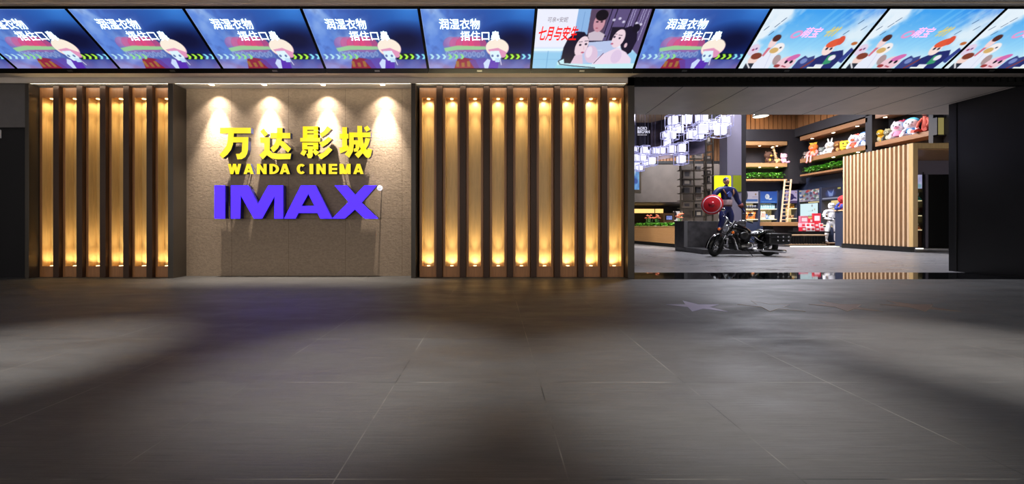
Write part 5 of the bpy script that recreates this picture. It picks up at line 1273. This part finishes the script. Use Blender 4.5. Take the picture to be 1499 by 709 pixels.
def goods(name, lab, cat, grp, maker, spots):
    p = None
    for i, (x, y, z) in enumerate(spots):
        l = lab(i)
        if p is None: p = t = thing(name, l, cat, (x, y, z), 0, grp); maker(t)
        else: t = dup(p, (x, y, z), l)
def mk_cup(c1, c2):
    def f(t):
        MB().lathe([(0, 0), (.05, 0), (.065, .16), (0, .16)], seg=14).build('cup', sm(c1), t); MB().lathe([(.068, .16), (.07, .18), (.04, .2), (0, .2)], seg=14).build('lid', sm(c2), t)
    return f
def mk_box(w_, d_, h_, c1, c2):
    def f(t):
        MB().box(-w_/2, w_/2, -d_/2, d_/2, 0, h_, .006).build('carton', sm(c1), t); MB().box(-w_*.34, w_*.34, -d_/2-.004, -d_/2+.001, h_*.25, h_*.75).build('print', sm(c2), t)
    return f
zA, zA2 = ZZ(306.5, CYA)+.021, ZZ(321.5, CYA)+.021
goods('lidded_cup', lambda i: f'{ORD[i]} dark cup with pale lid on the cabinet shelf above the orange buckets', 'cup', 'cups above the orange buckets', mk_cup((52, 54, 66), (196, 200, 210)), [(ax0+.1+i*.145, CYA+.16, zA) for i in range(5)])
def mk_bucket(t):
    MB().lathe([(0, 0), (.12, 0), (.17, .42), (.165, .42), (.115, .02), (0, .02)], seg=22).build('bucket', sm((236, 140, 66)), t)
    MB().lathe([(.165, .4), (.185, .41), (.18, .45), (.16, .45)], seg=22).build('rim', sm((90, 46, 26)), t)
    for k_ in (-1, 1): MB().sph((k_*.055, -.14, .27), (.035, .02, .03), seg=10).build('print_spot', sm((90, 44, 26)), t)
    MB().sph((0, -.13, .14), (.06, .02, .03), seg=10).build('print_band', sm((180, 84, 40)), t)
goods('popcorn_bucket', lambda i: ['orange bucket nearest the column on the lower cabinet shelf', 'orange bucket farther from the column on the lower cabinet shelf'][i], 'bucket', 'orange buckets', mk_bucket, [(ax0+.2, CYA+.22, zA2), (ax0+.57, CYA+.22, zA2)])
goods('small_carton', lambda i: f'{ORD[i]} pale blue carton in the row right under the deep blue poster', 'box', 'pale blue cartons', mk_box(.085, .16, .27, (128, 186, 206), (208, 236, 240)), [(bx0+.06+i*.101, CYB+.2, ZZ(306.3, CYB)+.021) for i in range(9)])
zB2 = ZZ(321.5, CYB)+.021
for (x, w_, h_, c1, c2, nm) in ((.24, .26, .45, (236, 214, 190), (226, 170, 150), 'tall cream carton at one side of the lower shelf under the deep blue poster'), (.1, .16, .2, (236, 232, 214), (214, 206, 180), 'low cream carton at the shelf end beside the tall cream carton'),
                               (.44, .1, .28, (70, 110, 170), (226, 236, 246), 'slim blue carton in the middle of the lower shelf'), (.57, .1, .2, (120, 160, 190), (236, 240, 244), 'small pale blue carton beside the slim blue carton'), (.76, .22, .22, (236, 226, 206), (216, 200, 170), 'wide cream carton at the far end of the lower shelf')):
    t = thing('gift_carton', nm, 'box', (bx0+x, CYB+.2, zB2), 0, 'cartons under the blue poster'); mk_box(w_, .2, h_, c1, c2)(t)
def mk_fig(c1):
    def f(t):
        MB().lathe([(0, 0), (.05, 0), (.06, .1), (.04, .16), (0, .17)], seg=12).build('body', sm(c1), t); MB().sph((0, 0, .2), .05, seg=10).build('head', sm((226, 190, 110)), t)
    return f
goods('toy_figurine', lambda i: f'{ORD[i]} golden brown figurine on the upper shelf behind the ladder', 'figurine', 'golden figurines behind the ladder', mk_fig((170, 116, 40)), [(cx0+.09+i*.125, CYC+.2, ZZ(305.5, CYC)+.021) for i in range(5)])
goods('round_tin', lambda i: f'{ORD[i]} squat brown tin on the lower shelf behind the ladder', 'tin', 'brown tins behind the ladder', lambda t: (MB().lathe([(0, 0), (.085, 0), (.09, .02), (.09, .14), (0, .14)], seg=18).build('can', sm((150, 104, 62)), t), MB().lathe([(0, .18), (.092, .175), (.095, .14)], seg=18).build('lid', sm((196, 160, 110)), t)), [(cx0+.11+i*.2, CYC+.2, ZZ(320, CYC)+.021) for i in range(3)])
# side wall cabinets (front plane FX facing the hall)
def cabinet_side(lab, xl, xr, ztop, zpost, pic, boards):
    ya, yb = Ys(xl), Ys(xr); wd_ = ya-yb
    t = thing('wall_cabinet', lab, 'cabinet', (FX, ya, 0), math.radians(-90))      # local x runs towards the front
    MB().box(-.05, 0, 0, .6, 0, ztop+.05).build('side_panel', M['bluecab'], t); MB().box(wd_, wd_+.05, 0, .6, 0, ztop+.05).build('side_panel', M['bluecab'], t)
    MB().box(0, wd_, .5, .6, 0, zpost).build('lit_back', M['shelf_lit'], t)
    o = bpy.data.objects.new('poster', pic.mesh('poster', wd_, ztop-zpost, M['poster'])); C.objects.link(o); o.parent = t; o.rotation_euler = (PI/2, 0, 0); o.location = (wd_/2, 0, (ztop+zpost)/2)
    MB().box(0, wd_, .005, .06, zpost, ztop).build('poster_frame', M['bluecab'], t)
    for z in boards: MB().box(0, wd_, .02, .5, z-.02, z+.02, .004).build('shelf_board', M['board_lit'], t)
    MB().box(0, wd_, .04, .5, 0, .9).build('drawer_front', M['bluecab'], t)
    return t, ya, yb
zs = lambda x, y: 1+(CY-y)*FX/(x-CX)
k = Canvas(60, 40, 1.5); k.c = np.ones_like(k.c)*np.array((150, 150, 170)); rq = random.Random(8)
for i in range(60): k.ell(rq.random(), rq.random(), .06, .1, rq.choice([(190, 60, 60), (60, 90, 150), (220, 190, 160), (90, 120, 90), (230, 225, 230), (120, 60, 90), (70, 70, 100), (200, 140, 90)]), .9, rq.random()*3)
k.rect(0, .84, 1, 1, (170, 160, 190), .6)
tD, dya, dyb = cabinet_side('wall cabinet with a many coloured collage poster over a bright white screen', 1170, 1199, zs(1170, 279.5), zs(1170, 296), k, (1.0,))
k = Canvas(60, 36, 1.6); k.c = np.ones_like(k.c)*np.array((214, 240, 246)); k.ell(.68, .2, .04, .1, (150, 150, 160)); k.rect(.45, .6, .7, .63, (170, 200, 206)); k.ell(.82, .5, .03, .08, (190, 190, 160)); k.ell(.7, .58, .025, .06, (130, 140, 150)); k.rect(.5, .88, .72, .9, (160, 170, 200))
t = thing('white_display', 'bright white display screen under the collage poster', 'screen', (FX, dya-.1, 0), math.radians(-90)); wd_ = dya-dyb-.15; za, zb = zs(1172, 299), zs(1172, 316.5)
o = bpy.data.objects.new('picture', k.mesh('picture', wd_, za-zb, M['screen'])); C.objects.link(o); o.parent = t; o.rotation_euler = (PI/2, 0, 0); o.location = (wd_/2, -.022, (za+zb)/2)
MB().box(-.03, wd_+.03, -.02, .05, zb-.03, za+.03, .008).build('bezel', M['screen_black'], t)
MB().box(.1, wd_-.1, .05, .49, (za+zb)/2-.06, (za+zb)/2+.06).build('bracket', M['steel'], t)
k = Canvas(60, 40, 1.5); k.c = mix((16, 22, 54), (24, 30, 60), k.v); k.ell(.45, .5, .3, .36, (70, 100, 190), .9, soft=.8); k.poly([(.3, .2), (.38, .7), (.55, .7), (.62, .15), (.5, .5), (.44, .45)], (150, 170, 226), .8); k.rect(.05, .8, .95, .9, (186, 190, 214), .8); k.rect(.78, .1, .92, .22, (190, 180, 90))
tE, eya, eyb = cabinet_side('wall cabinet under a dark night blue poster behind the white mannequin', 1202.5, 1233, zs(1202.5, 275.5), zs(1202.5, 294), k, (1.0, 1.55))
goods('toy_figurine', lambda i: f'{ORD[i]} small ochre figurine on the shelf under the night blue poster', 'figurine', 'ochre figurines under the night poster', mk_fig((150, 110, 50)), [(FX+.25, eya-.15-i*.2, 1.571) for i in range(6)])
goods('round_tin', lambda i: f'{ORD[i]} red brown tin on the low shelf behind the white mannequin', 'tin', 'red brown tins behind the mannequin', lambda t: (MB().lathe([(0, 0), (.085, 0), (.09, .02), (.09, .2), (0, .2)], seg=18).build('can', sm((150, 70, 50)), t), MB().lathe([(0, .24), (.092, .235), (.095, .2)], seg=18).build('lid', sm((210, 170, 120)), t)), [(FX+.25, eya-.2-i*.24, 1.021) for i in range(5)])
plush('plush_toy', 'red plush toy with blue legs peeping out behind the partition edge', (16.05, 17.4, 1.7), FACE_SIDE, .75, (190, 36, 44), (196, 40, 46), (60, 70, 150), (50, 66, 150), 'none', None, muzzle=False)
t = thing('toy_plinth', 'narrow blue grey plinth behind the partition edge carrying a red plush toy', 'pedestal', (16.05, 17.4, .03)); MB().box(-.22, .22, -.2, .2, 0, 1.62, .01).build('body', M['bluecab'], t); MB().box(-.25, .25, -.23, .23, 1.62, 1.67, .01).build('top_plate', M['pale_oak'], t)
# blue wall behind and around the cabinets
slab('wall_cabinet_back', Q(1088, 21.95), 16.6, 21.94, 22, 0, 3.7, M['bluecab'])
slab('wall_cabinet_side', 17.55, 17.65, 17.1, 21.9, 0, 3.65, M['bluecab'])

# cashier podium with the ladder on it, candy table, benches
CQ = 20.0
t = thing('cash_podium', 'dark podium with an orange timber top carrying the ladder', 'counter', (Q(1130, CQ), CQ, 0)); cw = Q(1184, CQ)-Q(1130, CQ)
MB().box(0, cw, 0, .9, ZZ(331, CQ), ZZ(325.3, CQ), .01).build('top', M['oak_x'], t); MB().box(.12, cw-.1, .08, .85, .0, ZZ(331, CQ), .01).build('body', M['blacksatin'], t)
MB().box(cw*.6, cw-.1, .06, .08, .1, .9, .005).build('front_panel', M['darkwall'], t)
zt = ZZ(325.3, CQ)
t = thing('timber_ladder', 'leaning pale timber ladder standing on the orange podium top', 'ladder', (Q(1147.5, CQ+.35), CQ+.35, zt))
lh = ZZ(263, 20.9)-zt; lean = (Q(1152.5, 20.9)-Q(1147.5, CQ+.35), .5)
for k_ in (-1, 1): MB().box(-.035, .035, -.025, .025, 0, 1, .006).xf(Matrix(((1, 0, lean[0], k_*.17), (0, 1, lean[1], 0), (0, 0, lh, 0), (0, 0, 0, 1)))).build('rail', M['pale_oak'], t)
for i in range(11):
    f_ = (i+.6)/11.3; MB().tube([(-.16+lean[0]*f_, lean[1]*f_, lh*f_), (.16+lean[0]*f_, lean[1]*f_, lh*f_)], .02, 8).build('rung', M['pale_oak'], t)
TQ = 18.9
t = thing('candy_table', 'dark low table under the red and white candy boxes', 'table', (Q(1174, TQ), TQ, 0)); tw = Q(1216, TQ)-Q(1174, TQ)
MB().box(0, tw, 0, .9, ZZ(342, TQ), ZZ(338.7, TQ), .01).build('tabletop', M['black'], t); MB().box(.1, tw-.1, .1, .8, 0, ZZ(342, TQ), .01).build('base', M['blacksatin'], t)
z0 = ZZ(338.7, TQ)
def mk_candy(c1, c2, w_=.2, h_=.2, d_=.22): return mk_box(w_, d_, h_, c1, c2)
rc = random.Random(3); cnt = 0
for r_, (n_, zz) in enumerate(((6, 0), (5, .201))):
    for i in range(n_):
        c1, c2 = rc.choice([((214, 40, 60), (250, 220, 224)), ((240, 180, 190), (214, 40, 60)), ((236, 228, 228), (220, 50, 70))])
        t = thing('candy_box', f'{ORD[i]} box in the {"bottom" if r_ == 0 else "second"} row of red and white candy boxes, counted from the podium', 'box', (Q(1174, TQ)+.14+i*.225+r_*.1, TQ+.15+.16*r_, z0+zz), 0, 'candy boxes'); mk_candy(c1, c2)(t)
for (dx, w_, h_, rz, nm) in ((.36, .42, .36, .1, 'big pink and white candy carton standing on the box rows near the podium'), (1.02, .34, .5, -.2, 'tall red candy carton standing on the box rows near the mannequin'), (.7, .2, .24, .3, 'small red carton between the two big candy cartons')):
    t = thing('candy_carton', nm, 'box', (Q(1174, TQ)+dx, TQ+.36, z0+.402), rz, 'candy boxes'); mk_candy((228, 120, 140) if dx < .5 else (210, 40, 62), (248, 226, 232), w_, h_, .12)(t)
BQ = 18.0
t = thing('timber_bench', 'low timber bench in front of the candy table with dark barred side', 'bench', (Q(1156, BQ), BQ, 0)); bw = Q(1211, BQ)-Q(1156, BQ)
MB().box(0, bw, 0, .45, .5, .56, .008).build('seat', M['pale_oak'], t); MB().box(0, bw, 0, .45, .05, .11, .008).build('lower_rail', M['pale_oak'], t)
for i in range(14): MB().box(.06+i*(bw-.15)/13, .09+i*(bw-.15)/13, .04, .1, .11, .5).build('bar', M['black'], t)
for x in (0.02, bw-.08): MB().box(x, x+.06, .3, .4, 0, .5).build('leg', M['black'], t)
slab('floor_platform', Q(1150, 17.6), 17.5, 17.62, 22, 0, .03, M['darkwall'])
t = tag(MB().box(Q(1157, 17.6), Q(1229, 17.6), 17.58, 17.62, 0.0, .04, .006).build('floor_light_strip', M['coolstrip']), 'bright light strip on the floor in front of the timber bench', 'light strip')
t = thing('mannequin_stand', 'dark low stand under the white mannequin', 'pedestal', (16.2, 18.2, .03)); MB().box(-.4, .4, -.35, .3, 0, .13, .02).build('base', M['fin'], t); MB().box(-.36, .36, -.31, .26, .13, .14, .003).build('top_plate', M['pale_oak'], t)

# slatted partition and timber lintel
NY, FY_ = 14.05, 16.8; PXX = 15.5
t = thing('slatted_partition', 'pale timber slatted partition between the candy table and the black wall', 'partition', (PXX, NY, 0))
n = 17; pit = (FY_-NY)/n
for i in range(n): MB().box(-.12, .02, i*pit+.0, i*pit+pit*.42, .2, 4.02, .006).build('slat', M['pale_oak'], t)
MB().box(.02, .055, 0, FY_-NY, .2, 4.0).build('backing', M['black'], t); MB().box(-.1, .07, -.02, FY_-NY, 0, .2, .01).build('kickboard', M['blacksatin'], t)
MB().box(-.12, .06, -.14, -.0, .2, 4.02, .008).build('end_post', M['oak'], t)
t = thing('timber_lintel', 'timber portal head joining the partition end and the black wall', 'lintel', (PXX, NY, 3.8))
MB().box(.065, 6.2, -.14, .0, .03, .22, .006).build('fascia', M['oak'], t); MB().box(.065, 6.2, 0.005, 2.4, .0, .06).build('soffit', M['oak_x'], t)
# shop corner behind the portal
slab('trim_19', 15.8, 21.8, 16.4, 16.5, 3.2, 3.8, M['lav'])
slab('wall_shop_dark', Q(1357, 16.6), 21.9, 16.6, 16.75, 0, 3.3, M['blacksatin'])
slab('trim_20', Q(1353, 16.55), Q(1357, 16.55), 16.5, 16.75, 0, 3.4, M['lav'])
k = Canvas(16, 36, .5); k.c = mix((140, 140, 190), (214, 214, 236), k.noise(3, 3)); k.ell(.5, .8, .5, .2, (110, 170, 170), .7, soft=.5)
SQ = 16.4
t = thing('corner_shelf', 'narrow lit shelf of toys seen between the partition end and the dark wall', 'shelf', (Q(1341, SQ), SQ, 0)); cw = Q(1350.5, SQ)-Q(1341, SQ)
MB().box(0, cw, .3, .35, 0, 3.3).build('lit_back', M['shelf_lit'], t); MB().box(-.02, .0, 0, .35, 0, 3.3).build('side_panel', M['bluecab'], t); MB().box(cw, cw+.06, 0, .35, 0, 3.3).build('side_panel', M['blacksatin'], t)
o = bpy.data.objects.new('poster', k.mesh('poster', cw, .6, M['poster'])); C.objects.link(o); o.parent = t; o.rotation_euler = (PI/2, 0, 0); o.location = (cw/2, .02, ZZ(266, SQ))
bz = [ZZ(y, SQ) for y in (294, 316, 337)]
for z in bz: MB().box(0, cw, .02, .3, z-.02, z+.02, .004).build('shelf_board', M['board_lit'], t)
MB().box(0, cw, .03, .3, 0, ZZ(338, SQ)).build('cupboard', M['fin'], t)
plush('plush_toy', 'small teal and white plush toy on the top board of the corner shelf', (Q(1345.7, SQ), SQ+.16, bz[0]+.021), 0, .4, (60, 150, 140), (214, 226, 226), (230, 236, 236))
plush('plush_toy', 'small red and black plush toy on the middle board of the corner shelf', (Q(1345.7, SQ), SQ+.16, bz[1]+.021), 0, .38, (190, 40, 50), (200, 60, 66), (50, 40, 40), (40, 36, 36))
plush('plush_toy', 'small cream and orange plush toy on the low board of the corner shelf', (Q(1345.7, SQ), SQ+.16, bz[2]+.021), 0, .36, (220, 140, 90), (236, 226, 216), (236, 226, 216))
t = tag(MB().box(Q(1340, 16), Q(1350, 16), 15.95, 16, 0, .04, .008).build('floor_light_strip', M['coolstrip']), 'short bright strip on the floor under the corner shelf', 'light strip')
t = thing('wall_niche_lamp', 'dim yellow lit square niche high on the dark wall above the portal', 'wall lamp', (Q(1379, 14.24), 14.24, ZZ(185, 14.24)))
MB().box(-.24, .24, 0, .05, -.33, .32, .004).build('lit_back', mat('olive lit niche', (150, 140, 90), .6, emit=(138, 128, 78), es=.9), t); MB().box(-.28, -.24, -.08, .05, -.37, .36).box(.24, .28, -.08, .05, -.37, .36).box(-.28, .28, -.08, .05, .32, .36).box(-.28, .28, -.08, .05, -.37, -.33).build('frame', M['darkwall'], t)
slab('wall_over_portal', Q(1366, 14.3), 21.9, 14.3, 14.45, 4.05, 8.2, M['darkwall'])
# ring lamp under the lobby ceiling
t = thing('ring_lamp', 'small white drum lamp just under the soffit edge over the far shelves', 'pendant lamp', (Q(1113.5, 17), 17, ZZ(169.5, 17)))
MB().lathe([(.3, -.03), (.31, -.04), (.32, .04), (.3, .06), (0, .07)], seg=32).build('drum', M['steel'], t); MB().lathe([(0, -.03), (.3, -.03)], seg=32).build('lens', M['coolstrip'], t); MB().tube([(0, 0, .06), (0, 0, 8.2-ZZ(169.5, 17))], .01, 6).build('cable', M['cable'], t)
# warm lamps that graze the slats, lobby spots, and added unseen fill lights
for (x, y, z, e) in ((14.9, 21.3, 8.0, 70), (17.0, 18.5, 8.0, 70), (16.9, 15.0, 8.0, 60), (10.5, 23.0, 7.6, 600), (13.5, 14.2, 7.5, 0)):
    if e: light('slat_wash_lamp', 'SPOT', (x, y, z), e, (1, .78, .5), .08, (0, 0, 0), 110, .8)
light('partition_fill', 'SPOT', (12.6, 18.2, 6.9), 1500, (1, .9, .75), .15, Vector((3, -2.4, -4.6)).to_track_quat('-Z', 'Y').to_euler(), 70, .8)  # added; set so slat faces catch light and their sides stay dark
light('motorcycle_spot', 'SPOT', (7.6, 11.2, 7.6), 420, (1, .95, .9), .1, (math.radians(8), 0, 0), 40, .8)
light('statue_spot', 'SPOT', (8.6, 12.6, 7.8), 500, (1, .95, .9), .1, (math.radians(12), 0, 0), 34, .8)
for (x, y, e) in ((4.2, 16.5, 1500), (5.2, 14.2, 1200)):
    light('planter_fill', 'SPOT', (x, y, 5.2), e, (1, .95, .86), .1, (Vector((7.9, 18.4, .8))-Vector((x, y, 5.2))).to_track_quat('-Z', 'Y').to_euler(), 60, .8)  # added lights without fixtures, to brighten the planter and its plants
light('cabinet_fill', 'SPOT', (14.6, 17.2, 7.2), 1800, (.95, .95, 1), .15, Vector((1.2, 4.2, -5.2)).to_track_quat('-Z', 'Y').to_euler(), 60, .9)  # added light with no fixture, lifts the cabinets and goods
light('gallery_fill', 'SPOT', (9.5, 17.5, 7.6), 500, (.95, .95, 1), .15, Vector((.5, 4.5, -3.6)).to_track_quat('-Z', 'Y').to_euler(), 80, .9)  # added unseen light for the dark metal shelf and gallery wall
